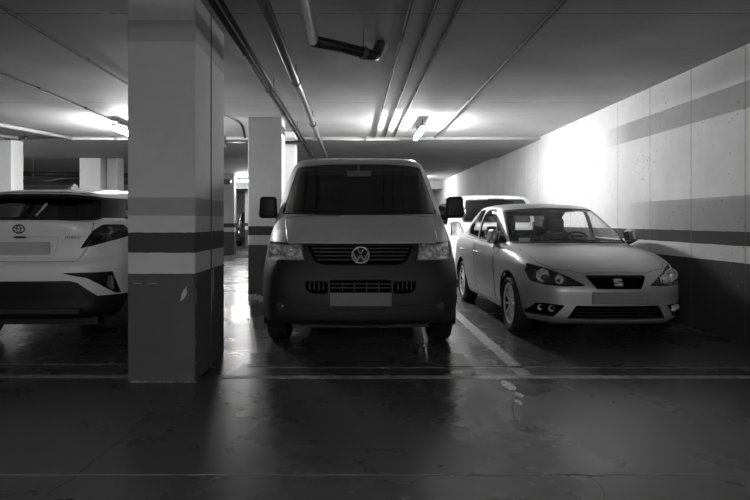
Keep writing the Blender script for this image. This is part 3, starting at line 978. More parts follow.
# wipers, mirrors, interior
for s in (1, -1):
    mb = bmesh.new()
    box(mb, -.10, .10, -.055, .055, -.115, .115, bev=.04, seg=4)
    for v in mb.verts: v.co.x *= 1 - .10 * (v.co.z > 0)
    mo = obj('side_mirror', mb, M_BLACK, van, smooth=True); mo.location = (1.02 if s > 0 else -.968, 1.20, 1.345)
    ab = bmesh.new(); tube(ab, [(s * -.02, 0, -.07), (s * -.10, .02, -.10), (s * -.17, .06, -.12)], [.03, .026, .035], 10)
    obj('mirror_arm', ab, M_BLACK, mo, smooth=True)
    gb = bmesh.new(); box(gb, -.085, .085, .052, .058, -.095, .095, bev=.0)
    obj('mirror_glass', gb, M_CHROME, mo)
wb = bmesh.new()
tube(wb, [(-.60, .66, 1.285), (-.35, .70, 1.31), (.02, .685, 1.30)], .008, 6)
tube(wb, [(.02, .63, 1.275), (.30, .69, 1.305), (.62, .73, 1.295)], .008, 6)
obj('wiper', wb, M_BLACK, van)
db = bmesh.new()
box(db, -.74, .74, .80, 1.30, .95, 1.20, bev=.06, seg=3)
box(db, .20, .56, 1.1, 1.34, 1.08, 1.30, bev=.05, seg=3)
obj('dashboard', db, M_DASH, van, smooth=True)
steering_wheel(van, .40, 1.50, 1.12, M_BLACK)
seat(van, .42, 1.98, M_SEAT, rake=.18, zf=.66, h=.70)
seat(van, -.355, 1.98, M_SEAT, rake=.18, w=.52, zf=.66, h=.70)
obj('bulkhead', nbox(-.80, .80, 2.62, 2.66, .5, 1.80, bev=.01), M_LINING, van)
mb = nbox(-.13, .13, 1.19, 1.21, 1.665, 1.74, bev=.01)
box(mb, -.012, .012, 1.21, 1.30, 1.70, 1.80)
obj('rear_view_mirror', mb, mat('mirror_back', .05, .4), van)
for x, y in ((.80, .92), (-.80, .92), (.80, 3.92), (-.80, 3.92)):
    wheel(van, x, y, .335, .215, 1 if x > 0 else -1, M_TYRE, M_STEEL if False else mat('steel_rim', .18, .4, .5), spokes=8)

# ------------------------------------------------------------------ the silver hatchback
m_silver = mat('silver_paint', 0.46, 0.40, 0.5, coat=0.4)
IX, IY = 2.545, 5.56
ibi = thing('hatchback_car', (IX, IY, 0), math.radians(0.9), 'silver hatchback car parked head-on beside the right wall, next to the van', 'car')
rows = [
 [(0,.10,.20),(0.3,.11,.20),(0.55,.18,.20),(0.7,.38,.20),(0.78,.8,.20),(0.78,1.45,.20),(0.78,2.2,.20),(0.77,3.27,.20),(0.72,3.85,.24),(0.45,3.98,.26),(0,4.0,.26)],
 [(0,.02,.245),(0.3,.035,.245),(0.57,.12,.25),(0.74,.37,.255),(0.8,.8,.25),(0.8,1.45,.25),(0.8,2.2,.25),(0.8,3.27,.25),(0.75,3.87,.28),(0.45,4.0,.30),(0,4.02,.30)],
 [(0,.0,.30),(0.3,.015,.30),(0.58,.105,.31),(0.765,.36,.32),(0.825,.8,.34),(0.815,1.45,.34),(0.81,2.2,.34),(0.825,3.27,.34),(0.78,3.87,.36),(0.45,4.02,.38),(0,4.05,.38)],
 [(0,-.01,.42),(0.3,.008,.42),(0.58,.10,.42),(0.775,.36,.43),(0.84,.8,.46),(0.825,1.45,.46),(0.825,2.2,.46),(0.842,3.27,.46),(0.79,3.87,.48),(0.45,4.03,.50),(0,4.06,.50)],
 [(0,-.01,.54),(0.3,.008,.54),(0.58,.10,.545),(0.775,.36,.56),(0.842,.8,.60),(0.838,1.45,.60),(0.838,2.2,.61),(0.846,3.27,.62),(0.79,3.87,.62),(0.45,4.02,.63),(0,4.04,.63)],
 [(0,.03,.62),(0.3,.045,.625),(0.56,.14,.635),(0.76,.38,.65),(0.838,.8,.69),(0.845,1.45,.70),(0.845,2.2,.72),(0.846,3.27,.74),(0.785,3.85,.74),(0.45,4.0,.74),(0,4.02,.74)],
 [(0,.10,.695),(0.28,.12,.70),(0.53,.21,.715),(0.74,.42,.735),(0.825,.8,.775),(0.842,1.45,.80),(0.843,2.2,.82),(0.842,3.27,.85),(0.775,3.83,.86),(0.45,3.97,.86),(0,3.99,.86)],
 [(0,.36,.80),(0.28,.38,.805),(0.52,.45,.815),(0.7,.60,.825),(0.79,.88,.85),(0.825,1.45,.875),(0.83,2.2,.895),(0.82,3.25,.925),(0.74,3.80,.94),(0.42,3.93,.95),(0,3.95,.95)],
 [(0,.72,.895),(0.28,.74,.895),(0.54,.80,.89),(0.685,.92,.885),(0.755,1.10,.89),(0.795,1.48,.915),(0.8,2.2,.94),(0.7772,3.22,.975),(0.6831,3.76,1.0),(0.396,3.9,1.01),(0,3.92,1.01)],
 [(0,1.0,.955),(0.2856,1.02,.952),(0.5508,1.09,.94),(0.6783,1.20,.93),(0.7395,1.34,.93),(0.7803,1.56,.95),(0.7905,2.2,.975),(0.747,3.2,1.01),(0.653,3.72,1.04),(0.376,3.87,1.05),(0,3.89,1.05)],
 [(0,1.40,1.165),(0.2862,1.42,1.16),(0.5088,1.48,1.15),(0.6307,1.58,1.14),(0.6869,1.70,1.135),(0.7261,1.87,1.135),(0.7473,2.3,1.16),(0.6797,3.15,1.19),(0.5841,3.58,1.19),(0.3424,3.72,1.2),(0,3.74,1.2)],
 [(0,1.80,1.355),(0.275,1.81,1.352),(0.473,1.86,1.345),(0.572,1.95,1.335),(0.616,2.06,1.333),(0.6435,2.2,1.338),(0.66,2.5,1.352),(0.5945,3.1,1.345),(0.5067,3.40,1.32),(0.2895,3.52,1.32),(0,3.54,1.32)],
 [(0,1.93,1.395),(0.2576,1.94,1.393),(0.4256,1.97,1.388),(0.5152,2.04,1.382),(0.5488,2.13,1.385),(0.5656,2.25,1.39),(0.5768,2.52,1.40),(0.5159,3.0,1.395),(0.4422,3.25,1.375),(0.2632,3.35,1.375),(0,3.37,1.375)],
 [(0,2.1,1.425),(0,2.12,1.425),(0,2.14,1.426),(0,2.2,1.428),(0,2.26,1.43),(0,2.34,1.435),(0,2.56,1.44),(0,2.85,1.435),(0,3.0,1.42),(0,3.05,1.42),(0,3.08,1.415)],
]
bm = shell(rows)
bvh_i = BVHTree.FromBMesh(bm)
m_side_glass = glass('clear_side_glass', .9)
window(bm, 'windscreen', rounded([(-.675, .955), (-.4, .963), (0, .97), (.4, .963), (.675, .955), (.565, 1.325), (.25, 1.345), (0, 1.348), (-.25, 1.345), (-.565, 1.325)], .03), 'y', -1, ibi, seal=.016, cond=lambda c: .9 < c.y < 2.1, m=glass('hatchback_glass', 0.92, 0.0, 1.45))
window(bm, 'rear_window', rounded([(-.56, 1.06), (.56, 1.06), (.50, 1.30), (-.50, 1.30)], .05), 'y', 1, ibi, seal=.02, m=m_side_glass, cond=lambda c: c.y > 3.3)
for s in (1, -1):
    sc = (lambda c: 1.3 < c.y < 3.75)
    window(bm, 'front_door_window', rounded([(1.31, .955), (2.35, .985), (2.35, 1.348), (2.12, 1.342), (1.68, 1.145)], .02), 'x', s, ibi, seal=.016, cond=sc, m=m_side_glass)
    window(bm, 'rear_door_window', rounded([(2.43, .985), (3.12, 1.015), (3.27, 1.08), (3.18, 1.24), (2.96, 1.338), (2.43, 1.35)], .03), 'x', s, ibi, seal=.016, cond=sc, m=m_side_glass)
    panel(bm, 'front_door', rounded([(1.38, .30), (2.38, .30), (2.38, .945), (1.52, .925), (1.38, .80)], .05), 'x', s, m_silver, ibi, seal=.004, cond=sc)
    panel(bm, 'rear_door', rounded([(2.40, .30), (2.90, .30), (3.02, .55), (3.18, .70), (3.18, .965), (2.40, .945)], .05), 'x', s, m_silver, ibi, seal=.004, cond=sc)
    # front lamps
    poly = rounded([(.315, .580), (.50, .572), (.665, .580), (.745, .605), (.765, .70), (.735, .765), (.60, .728), (.45, .660)], .012)
    if s < 0: poly = flatx(poly)
    o, l = recess(bm, 'headlamp', poly, ibi, M_LAMPDARK, .08, seal=.004, shrink=.9, cond=lambda c: c.y < .95, lens=M_LENS)
    for (x, z, r, dy) in [(.645, .66, .060, .06), (.52, .632, .042, .05)]:
        rb = bmesh.new(); h, _n = surface_point(bvh_i, s * x, z); yb = h.y + .02
        lathe(rb, [(r, yb - .005), (r * .9, yb + .01), (r * .6, yb + .04), (.015, yb + .05), (.001, yb + .05)], 24, 'Y', origin=(s * x, 0, z))
        lathe(rb, [(r * 1.12, yb - .002), (r * 1.0, yb - .006)], 24, 'Y', origin=(s * x, 0, z))
        bmesh.ops.recalc_face_normals(rb, faces=rb.faces)
        obj('reflector', rb, M_LAMPCUP, o, smooth=True)
    # fog lamp pockets
    poly = rounded([(.59, .272), (.765, .268), (.775, .30), (.715, .385), (.66, .395), (.50, .385)], .008)
    if s < 0: poly = flatx(poly)
    o, l = recess(bm, 'fog_lamp', poly, ibi, M_VOID, .05, seal=.004, shrink=.92, cond=lambda c: c.y < .6)
    for x, r in ((.60, .032), (.68, .030)):
        rb = bmesh.new(); h, _n = surface_point(bvh_i, s * x, .348); yb = h.y + .02
        lathe(rb, [(r, yb - .004), (r * .9, yb + .01), (.001, yb + .03)], 20, 'Y', origin=(s * x, 0, .348))
        bmesh.ops.recalc_face_normals(rb, faces=rb.faces)
        obj('bulb_cup', rb, M_LAMPCUP, o, smooth=True)
# grille
gp = rounded([(-.285, .668), (.285, .668), (.21, .556), (-.21, .556)], .012)
gr, _ = recess(bm, 'grille', gp, ibi, M_VOID, .04, seal=.008, cond=lambda c: c.y < .4)
for f in split(bm, offset(gp, .012), 'y', -1, lambda c: c.y < .4):
    pass
# S emblem, three slanted bands
eb = bmesh.new()
for pts in ([(-.038, .036), (.040, .036), (.040, .014), (-.012, .014), (-.012, .008), (-.038, .008)],
            [(-.038, .006), (-.012, .006), (.040, -.006), (.040, -.010), (.014, -.010), (-.038, .000)],
            [(-.038, -.036), (.040, -.036), (.040, -.010), (.014, -.010), (.014, -.016), (-.038, -.016)]):
    prism(eb, pts, -.006, .004, 'Y')
prism(eb, [(-.038, .036), (-.012, .036), (-.012, .002), (-.038, .006)], -.006, .004, 'Y')
e = obj('letter_emblem', eb, mat('emblem_silver', .7, .3, .6), gr)
e.location = (0, .018, .612); e.rotation_euler = (math.radians(-25), 0, 0)
# lower intake
o, _ = recess(bm, 'lower_grille', rounded([(-.47, .262), (.47, .262), (.395, .386), (-.395, .386)], .01), ibi, M_VOID, .05, seal=.004, cond=lambda c: c.y < .4)
sb = bmesh.new()
for z in (.29, .32, .35): box(sb, -.39, .39, .03 + .0, .06, z - .003, z + .003)
obj('grille_bar', sb, M_SEAM, o)
pb = nbox(-.26, .26, -.026, -.004, .412, .522, bev=.004)
obj('number_plate', pb, mat('plate_silver', .24, .5), ibi)
panel(bm, 'bonnet', rounded([(-.30, .105), (.30, .105), (.54, .225), (.645, .40), (.66, .62), (.68, .85), (.64, 1.03), (.3, .985), (0, .975), (-.3, .985), (-.64, 1.03), (-.68, .85), (-.66, .62), (-.645, .40), (-.54, .225)], .03), 'z', 1, m_silver, ibi, seal=.0035, cond=lambda c: c.y < 1.2 and c.z > .6)
wheel_arch(bm, .80, .32, .345, ibi, .56, .84)
wheel_arch(bm, 3.27, .32, .345, ibi, .56, .84)
finish_body(bm, m_silver, ibi)
obj('underbody', nbox(-.60, .60, .2, 3.9, .19, .26), M_BLACK, ibi)
for s in (1, -1):
    mb = bmesh.new(); box(mb, -.052, .052, -.10, .10, -.09, .09, bev=.045, seg=4)
    for v in mb.verts:
        if v.co.y < 0: v.co.x *= .8; v.co.z *= .8
    mo = obj('side_mirror', mb, m_silver, ibi, smooth=True); mo.location = (.87 if s > 0 else -.82, 1.50, 1.02); mo.rotation_euler = (math.radians(-8), math.radians(s * -10), 0)
    ab = bmesh.new(); tube(ab, [(-s * .01, 0, -.065), (-s * .10, .03, -.085)], .022, 8)
    obj('mirror_arm', ab, M_BLACK, mo, smooth=True)
    gb = nbox(-s * .056 - .003, -s * .056 + .003, -.07, .075, -.06, .06)
    obj('mirror_glass', gb, M_CHROME, mo)
    for y in (2.25, 3.08):
        h = bvh_i.ray_cast(Vector((s * 2, y, .79)), Vector((-s, 0, 0)))[0]
        hb = bmesh.new(); tube(hb, arc_path([(h.x - s * .01, y - .09, .79), (h.x + s * .03, y - .07, .79), (h.x + s * .03, y + .07, .795), (h.x - s * .01, y + .09, .795)], .02), .011, 8)
        obj('door_handle', hb, m_silver, ibi, smooth=True)
wb = bmesh.new()
tube(wb, [(-.52, 1.05, .972), (-.2, 1.06, .992), (.08, 1.035, .985)], .007, 6); tube(wb, [(.0, 1.0, .972), (.3, 1.05, .985), (.56, 1.12, .975)], .007, 6)
obj('wiper', wb, M_BLACK, ibi)
db = bmesh.new(); box(db, -.64, .64, 1.22, 1.65, .72, .95, bev=.05, seg=3); box(db, .2, .5, 1.45, 1.68, .86, 1.0, bev=.04, seg=3)
obj('dashboard', db, M_DASH, ibi, smooth=True)
steering_wheel(ibi, .34, 1.80, .90, M_BLACK, .175)
seat(ibi, .34, 2.42, M_SEAT, rake=.28, zf=.34, h=.58)
seat(ibi, -.34, 2.42, M_SEAT, rake=.28, zf=.34, h=.58)
rb = bmesh.new(); box(rb, -.58, .58, 3.0, 3.12, .4, .98, bev=.05, seg=3)
for v in rb.verts: v.co.y += (v.co.z - .4) * .3
for x in (-.35, .35): box(rb, x - .11, x + .11, 3.2, 3.28, .98, 1.12, bev=.03, seg=2)
obj('rear_seat', rb, M_SEAT, ibi, smooth=True)
mb = nbox(-.11, .11, 1.72, 1.74, 1.25, 1.31, bev=.008)
obj('rear_view_mirror', mb, M_BLACK, ibi)
m_paper = mat('paper_card', .6, .7)
obj('dashboard_card', nbox(-.55, -.43, 1.30, 1.36, .955, 1.0), m_paper, ibi)
for x, y in ((.735, .80), (-.735, .80), (.735, 3.27), (-.735, 3.27)):
    wheel(ibi, x, y, .305, .205, 1 if x > 0 else -1, M_TYRE, M_STEEL, spokes=10, rim_r=.218, twin=True)

# ------------------------------------------------------------------ the white hatchback at the left, its rear towards the viewer
m_pearl = mat('pearl_white_paint', 0.88, 0.35, 0.0, coat=0.8)
chr_ = thing('crossover_car', (-2.93, 5.05, 0), 0, 'pale crossover car seen from behind, cut off by the left picture edge', 'car')
rows = [
 [(0,.16,.33),(.35,.18,.33),(.60,.24,.33),(.76,.42,.33),(.80,.80,.33),(.80,1.5,.24),(.80,2.3,.24),(.80,3.42,.24),(.74,4.1,.28),(.4,4.3,.28),(0,4.34,.28)],
 [(0,.06,.38),(.35,.08,.38),(.62,.15,.39),(.80,.38,.40),(.86,.80,.40),(.85,1.5,.32),(.85,2.3,.32),(.86,3.42,.32),(.80,4.1,.36),(.4,4.33,.36),(0,4.36,.36)],
 [(0,.04,.50),(.35,.06,.50),(.63,.13,.51),(.83,.38,.52),(.893,.80,.55),(.865,1.5,.5),(.865,2.3,.5),(.893,3.42,.5),(.82,4.1,.5),(.4,4.33,.5),(0,4.36,.5)],
 [(0,.015,.64),(.35,.035,.64),(.64,.115,.64),(.84,.38,.65),(.8975,.80,.68),(.87,1.5,.66),(.87,2.3,.66),(.895,3.42,.66),(.82,4.1,.64),(.4,4.32,.64),(0,4.35,.64)],
 [(0,.0,.74),(.35,.02,.74),(.64,.10,.745),(.84,.38,.76),(.8975,.80,.80),(.878,1.5,.78),(.878,2.3,.78),(.895,3.42,.78),(.815,4.08,.76),(.4,4.3,.76),(0,4.33,.76)],
 [(0,.005,.81),(.35,.025,.81),(.63,.11,.82),(.83,.39,.84),(.893,.80,.88),(.88,1.5,.88),(.88,2.3,.88),(.89,3.42,.86),(.80,4.0,.84),(.4,4.2,.84),(0,4.22,.84)],
 [(0,.075,.86),(.35,.09,.865),(.61,.16,.88),(.80,.41,.92),(.875,.80,.97),(.87,1.5,.97),(.875,2.3,.96),(.88,3.42,.93),(.78,3.9,.9),(.4,4.05,.9),(0,4.07,.9)],
 [(0,.10,.96),(.35,.11,.97),(.60,.165,.985),(.775,.42,1.02),(.845,.80,1.06),(.85,1.5,1.06),(.855,2.3,1.04),(.86,3.3,.98),(.75,3.8,.95),(.4,3.9,.95),(0,3.92,.95)],
 [(0,.085,1.10),(.34,.095,1.105),(.58,.155,1.115),(.745,.40,1.135),(.815,.80,1.15),(.82,1.5,1.13),(.83,2.3,1.1),(.82,3.1,1.03),(.72,3.4,1.0),(.4,3.5,1.0),(0,3.52,1.0)],
 [(0,.08,1.195),(.33,.10,1.195),(.56,.18,1.19),(.71,.42,1.19),(.775,.80,1.20),(.785,1.5,1.18),(.79,2.3,1.15),(.76,3.0,1.07),(.68,3.25,1.03),(.4,3.3,1.03),(0,3.32,1.03)],
 [(0,.16,1.225),(.33,.18,1.222),(.55,.24,1.215),(.69,.46,1.21),(.745,.82,1.225),(.76,1.5,1.21),(.765,2.3,1.18),(.73,2.9,1.1),(.66,3.1,1.07),(.4,3.15,1.07),(0,3.17,1.07)],
 [(0,.30,1.33),(.32,.32,1.325),(.52,.38,1.315),(.655,.56,1.305),(.70,.86,1.32),(.715,1.5,1.32),(.715,2.2,1.30),(.68,2.65,1.22),(.6,2.8,1.2),(.35,2.9,1.2),(0,2.92,1.2)],
 [(0,.42,1.435),(.31,.44,1.43),(.50,.49,1.415),(.61,.64,1.40),(.645,.90,1.415),(.665,1.5,1.43),(.665,2.1,1.42),(.62,2.4,1.37),(.55,2.5,1.36),(.3,2.58,1.36),(0,2.6,1.36)],
 [(0,.34,1.455),(.30,.365,1.45),(.48,.44,1.44),(.575,.62,1.43),(.61,.90,1.45),(.625,1.5,1.475),(.625,2.05,1.465),(.58,2.3,1.43),(.5,2.4,1.42),(.3,2.45,1.42),(0,2.47,1.42)],
 [(0,.44,1.488),(.28,.46,1.485),(.44,.52,1.475),(.52,.68,1.47),(.545,.95,1.49),(.555,1.5,1.515),(.555,1.95,1.505),(.51,2.15,1.48),(.45,2.22,1.47),(.25,2.27,1.47),(0,2.3,1.47)],
 [(0,.9,1.525),(0,.92,1.525),(0,.95,1.527),(0,1.0,1.53),(0,1.2,1.54),(0,1.5,1.55),(0,1.8,1.55),(0,1.9,1.55),(0,1.95,1.545),(0,2.0,1.54),(0,2.05,1.54)],
]
bm = shell(rows)
bvh_c = BVHTree.FromBMesh(bm)
rc = lambda c: c.y < .75
m_rear_glass = glass('rear_glass', .32, 0.0, 1.5)
window(bm, 'rear_window', rounded([(-.60, 1.235), (-.35, 1.232), (0, 1.232), (.35, 1.232), (.60, 1.235), (.53, 1.40), (.30, 1.42), (-.30, 1.42), (-.53, 1.40)], .02), 'y', -1, chr_, seal=.03, cond=lambda c: c.y < .7 and c.z > 1.2, m=m_rear_glass)
for s in (1, -1):
    window(bm, 'rear_quarter_window', rounded([(.62, 1.235), (1.35, 1.235), (1.5, 1.40), (1.1, 1.405), (.78, 1.37)], .02), 'x', s, chr_, seal=.02, m=M_GLASS_DARK)
    window(bm, 'side_window', rounded([(1.55, 1.215), (2.85, 1.15), (2.35, 1.36), (1.6, 1.41)], .02), 'x', s, chr_, seal=.02, m=M_GLASS_DARK)
    # tail lamp
    poly = rounded([(.515, .955), (.62, .985), (.74, 1.03), (.795, 1.06), (.80, 1.11), (.755, 1.165), (.66, 1.165), (.60, 1.10)], .008)
    if s < 0: poly = flatx(poly)
    o, l = recess(bm, 'tail_lamp', poly, chr_, M_LAMPDARK, .05, seal=.004, shrink=.88, cond=lambda c: c.y < 1.0 and c.z > .9, lens=glass('smoked_lens', .6))
    for x, z, r in ((.70, 1.115, .035), (.66, 1.06, .028)):
        rb = bmesh.new(); h, _n = surface_point(bvh_c, s * x, z); yb = h.y + .02
        lathe(rb, [(r, yb - .003), (r * .9, yb + .01), (.001, yb + .03)], 18, 'Y', origin=(s * x, 0, z))
        bmesh.ops.recalc_face_normals(rb, faces=rb.faces)
        obj('reflector', rb, M_LAMPCUP, o, smooth=True)
    # bumper corner pocket
    poly = [(.42, .742), (.76, .742), (.80, .548), (.775, .55), (.68, .640), (.60, .70)]
    poly = rounded(poly, .006)
    if s < 0: poly = flatx(poly)
    o, l = recess(bm, 'bumper_pocket', poly, chr_, M_BLACK, .035, seal=.004, shrink=.95, cond=lambda c: c.y < .9)
    rb = bmesh.new(); 
    h, _n = surface_point(bvh_c, s * .72, .71)
    prism(rb, [(s * .735, .62), (s * .745, .715), (s * .768, .705), (s * .778, .585)], h.y + .0, h.y + .05, 'Y')
    obj('reflector_strip', rb, mat('red_reflector', .10, .25), o)
# black trim running round the rear corner at window height
for f in split(bm, [(-.9, 1.228), (.9, 1.228), (.9, 1.425), (-.9, 1.425)], 'y', -1, cond=lambda c: c.y < 1.0): f.material_index = 1
for s in (1, -1):
    for f in split(bm, [(.45, 1.228), (1.55, 1.222), (1.62, 1.40), (.5, 1.425)], 'x', s): f.material_index = 1
# dark lower bumper
low = cut_part(bm, [(-1.0, .25), (1.0, .25), (1.0, .53), (.66, .53), (.52, .655), (.46, .672), (-.46, .672), (-.52, .655), (-.66, .53), (-1.0, .53)], 'y', -1, .004, 1, cond=lambda c: c.y < .55)
for f in low.faces: f.material_index = 0
lo_ = obj('lower_bumper', low, [M_BLACK, M_SEAM], chr_)
for p in lo_.data.polygons: p.use_smooth = True
solid(lo_, .012)
sb = bmesh.new(); box(sb, -.55, .55, .02, .09, .385, .435, bev=.012)
for x in (-.47, -.40): lathe(sb, [(.03, -.01), (.034, .0), (.034, .05)], 20, 'Y', origin=(x, .05, .41))
obj('diffuser', sb, mat('diffuser_plastic', .03, .4), lo_)
# boot lid with its recessed plate field
po, _ = recess(bm, 'plate_recess', rounded([(-.335, .875), (.30, .875), (.335, 1.06), (-.335, 1.06)], .012), chr_, m_pearl, .02, seal=.006, shrink=.96, cond=rc)
obj('number_plate', nbox(-.26, .26, .085, .10, .905, 1.015, bev=.003), mat('plate_pale', .5, .5), chr_)
panel(bm, 'boot_lid', rounded([(-.50, .845), (.50, .845), (.575, .97), (.60, 1.08), (.60, 1.19), (.3, 1.21), (-.3, 1.21), (-.60, 1.19), (-.60, 1.08), (-.575, .97)], .02), 'y', -1, m_pearl, chr_, seal=.0035, cond=rc)
# oval emblem: outer oval with two inner ovals
eb = bmesh.new()
def oval(bm, rx, rz, cz, r=.0055, n=36): tube(bm, [(rx * math.cos(2 * PI * k / n), 0, cz + rz * math.sin(2 * PI * k / n)) for k in range(n)], r, 8, closed=True)
oval(eb, .062, .042, 0, .007); oval(eb, .050, .017, .020); oval(eb, .020, .038, 0)
e = obj('oval_emblem', eb, mat('emblem_dark_chrome', .30, .25, .8), chr_, smooth=True); e.location = (0, .075, 1.13); e.scale = (.82, .9, .85)
bmh = nbox(-.05, .05, .085, .13, 1.05, 1.066, bev=.004)
obj('boot_handle', bmh, M_BLACK, chr_)
# lettering right of the boot lid
tc = bpy.data.curves.new('boot_lettering', 'FONT'); tc.body = 'HYBRID'; tc.size = .034; tc.extrude = .002; tc.align_x = 'CENTER'; tc.space_character = 1.15
to = bpy.data.objects.new('boot_lettering', tc); COL.objects.link(to); to.parent = chr_
h, nr = surface_point(bvh_c, .46, 1.055)
bpy.context.view_layer.update(); me_ = bpy.data.meshes.new_from_object(to); bpy.data.objects.remove(to)
to = bpy.data.objects.new('boot_lettering', me_); COL.objects.link(to); to.parent = chr_; me_.materials.clear(); me_.materials.append(mat('lettering_chrome', .10, .3, .6))
to.location = h + Vector((0, -.004, -.012)); to.rotation_euler = (PI / 2, 0, .20)
wheel_arch(bm, .78, .36, .405, chr_, .58, .88)
wheel_arch(bm, 3.42, .36, .405, chr_, .58, .88)
finish_body(bm, m_pearl, chr_)
obj('underbody', nbox(-.62, .62, .25, 4.2, .26, .36), M_BLACK, chr_)
# spoiler slots, antenna fin, wiper, rear seats
sb = nbox(-.19, .19, .375, .40, 1.438, 1.450, bev=.002)
obj('brake_light', sb, mat('brake_light_dark', .03, .3), chr_)
ab = bmesh.new()
prism(ab, [(.98, 0), (1.20, 0), (1.15, .055), (1.10, .07)], -.02, .02, 'X')
for v in ab.verts:
    if v.co.z > .03: v.co.x *= .3
a_ = obj('antenna_fin', ab, m_pearl, chr_); a_.location = (0, 0, 1.525)
wb = bmesh.new(); tube(wb, [(.09, .19, 1.245), (.13, .30, 1.36)], .009, 8); tube(wb, [(.11, .25, 1.30), (.125, .29, 1.35)], .014, 8)
obj('wiper', wb, M_STEEL, chr_)
rb = bmesh.new(); box(rb, -.60, .60, .95, 1.07, .45, 1.12, bev=.05, seg=3)
for x in (-.42, 0, .42): box(rb, x - .12, x + .12, .98, 1.06, 1.13, 1.27, bev=.03, seg=2)
obj('rear_seat', rb, M_SEAT, chr_, smooth=True)
seat(chr_, .38, 1.9, M_SEAT, rake=-.2, zf=.5, h=.58)
seat(chr_, -.38, 1.9, M_SEAT, rake=-.2, zf=.5, h=.58)
for x, y in ((.785, .78), (-.785, .78), (.785, 3.42), (-.785, 3.42)):
    wheel(chr_, x, y, .34, .215, 1 if x > 0 else -1, M_TYRE, M_STEEL, spokes=5, rim_r=.24, twin=True)

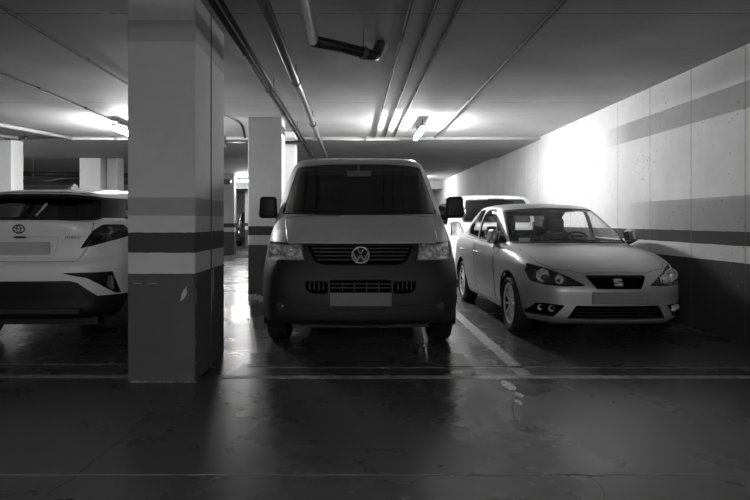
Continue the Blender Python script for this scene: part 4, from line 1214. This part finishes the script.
# ------------------------------------------------------------------ the white car behind the silver one, and a dark car far off
def estate(name, loc, rz, label, m, detail=True, group=None):
    t = thing(name, loc, rz, label, 'car', group)
    rows = [
     [(0,.12,.28),(0.35,.13,.28),(0.62,.20,.28),(0.76,.40,.28),(0.8,.85,.24),(0.8,1.6,.24),(0.8,2.4,.24),(0.8,3.45,.24),(0.74,4.1,.28),(0.4,4.25,.28),(0,4.27,.28)],
     [(0,.02,.40),(0.35,.035,.40),(0.65,.11,.40),(0.82,.38,.40),(0.87,.85,.40),(0.86,1.6,.38),(0.86,2.4,.38),(0.87,3.45,.38),(0.8,4.1,.4),(0.4,4.3,.4),(0,4.33,.4)],
     [(0,.0,.62),(0.35,.015,.62),(0.66,.09,.62),(0.83,.38,.63),(0.885,.85,.65),(0.88,1.6,.65),(0.88,2.4,.65),(0.885,3.45,.65),(0.8,4.1,.63),(0.4,4.3,.62),(0,4.33,.62)],
     [(0,.05,.72),(0.35,.065,.72),(0.65,.13,.73),(0.82,.39,.75),(0.885,.85,.80),(0.885,1.6,.82),(0.885,2.4,.82),(0.88,3.45,.8),(0.79,4.05,.75),(0.4,4.22,.74),(0,4.25,.74)],
     [(0,.08,.95),(0.35,.09,.95),(0.63,.15,.96),(0.79,.38,.98),(0.855,.80,1.0),(0.865,1.6,1.0),(0.865,2.4,.98),(0.86,3.3,.93),(0.76,3.8,.9),(0.4,3.95,.9),(0,3.97,.9)],
     [(0,.11,1.10),(0.35,.12,1.10),(0.61,.18,1.10),(0.76,.38,1.10),(0.825,.80,1.10),(0.835,1.6,1.09),(0.83,2.4,1.07),(0.82,3.1,1.03),(0.72,3.4,1.0),(0.4,3.5,1.0),(0,3.52,1.0)],
     [(0,.18,1.28),(0.3502,.19,1.28),(0.5974,.24,1.28),(0.7364,.42,1.28),(0.788,.80,1.28),(0.7983,1.6,1.28),(0.7983,2.3,1.27),(0.7725,2.85,1.2),(0.6798,3.05,1.17),(0.3605,3.15,1.17),(0,3.17,1.17)],
     [(0,.28,1.52),(0.3424,.29,1.52),(0.5778,.34,1.515),(0.7009,.50,1.51),(0.7437,.82,1.52),(0.7597,1.6,1.53),(0.7597,2.1,1.52),(0.7169,2.5,1.45),(0.642,2.6,1.42),(0.321,2.7,1.42),(0,2.72,1.42)],
     [(0,.33,1.62),(0.341,.34,1.62),(0.561,.39,1.61),(0.671,.54,1.60),(0.715,.84,1.61),(0.726,1.6,1.62),(0.726,2.0,1.61),(0.682,2.25,1.55),(0.605,2.35,1.53),(0.33,2.4,1.53),(0,2.42,1.53)],
     [(0,.42,1.665),(0.3335,.43,1.664),(0.529,.48,1.655),(0.621,.62,1.65),(0.6555,.88,1.655),(0.667,1.6,1.665),(0.667,1.95,1.66),(0.621,2.1,1.62),(0.552,2.15,1.6),(0.2875,2.2,1.6),(0,2.22,1.6)],
     [(0,.9,1.69),(0,.92,1.69),(0,.95,1.69),(0,1.0,1.69),(0,1.2,1.70),(0,1.5,1.70),(0,1.8,1.69),(0,1.85,1.69),(0,1.9,1.68),(0,1.95,1.68),(0,2.0,1.68)],
    ]
    bm = shell(rows, 5, 4)
    window(bm, 'rear_window', rounded([(-.60, 1.20), (.60, 1.20), (.52, 1.57), (-.52, 1.57)], .04), 'y', -1, t, seal=.03, m=M_GLASS_DARK, cond=lambda c: c.y < .8 and c.z > 1.1)
    for s in (1, -1):
        window(bm, 'side_window', rounded([(.75, 1.15), (2.9, 1.12), (2.4, 1.42), (2.1, 1.52), (.85, 1.54)], .04), 'x', s, t, seal=.02, m=M_GLASS_DARK)
        poly = rounded([(.58, .92), (.80, .93), (.78, 1.18), (.66, 1.18)], .02)
        if s < 0: poly = flatx(poly)
        o, l = recess(bm, 'tail_lamp', poly, t, M_LAMPCUP, .04, seal=.005, shrink=.9, cond=lambda c: c.y < .75, lens=glass('tail_lens', .6))
    wheel_arch(bm, .85, .34, .38, t, .58, .87); wheel_arch(bm, 3.45, .34, .38, t, .58, .87)
    if detail:
        panel(bm, 'boot_lid', rounded([(-.56, .60), (.56, .60), (.57, .85), (.57, 1.14), (-.57, 1.14), (-.57, .85)], .04), 'y', -1, m, t, seal=.005, cond=lambda c: c.y < .7)
        obj('brake_light', nbox(-.15, .15, .275, .31, 1.592, 1.612, bev=.003), mat('brake_light_grey', .10, .3), t)
        obj('number_plate', nbox(-.26, .26, .045, .07, .78, .89), M_PLATE, t)
    finish_body(bm, m, t)
    obj('underbody', nbox(-.62, .62, .2, 4.1, .25, .33), M_BLACK, t)
    for x, y in ((.77, .85), (-.77, .85), (.77, 3.45), (-.77, 3.45)):
        wheel(t, x, y, .325, .205, 1 if x > 0 else -1, M_TYRE, M_STEEL, spokes=7, rim_r=.215)
    return t
m_white = mat('white_paint', 0.6, 0.3, 0.0, coat=0.8)
estate('estate_car', (2.62, 10.35, 0), 0, 'white car seen from behind, parked deeper in the bay behind the silver hatchback', m_white)
estate('parked_car', (-4.62, 27.0, 0), 0, 'dark car far off, just visible in the gap beside the second pillar', mat('dark_paint', .02, .3, 0, coat=.8), detail=False)
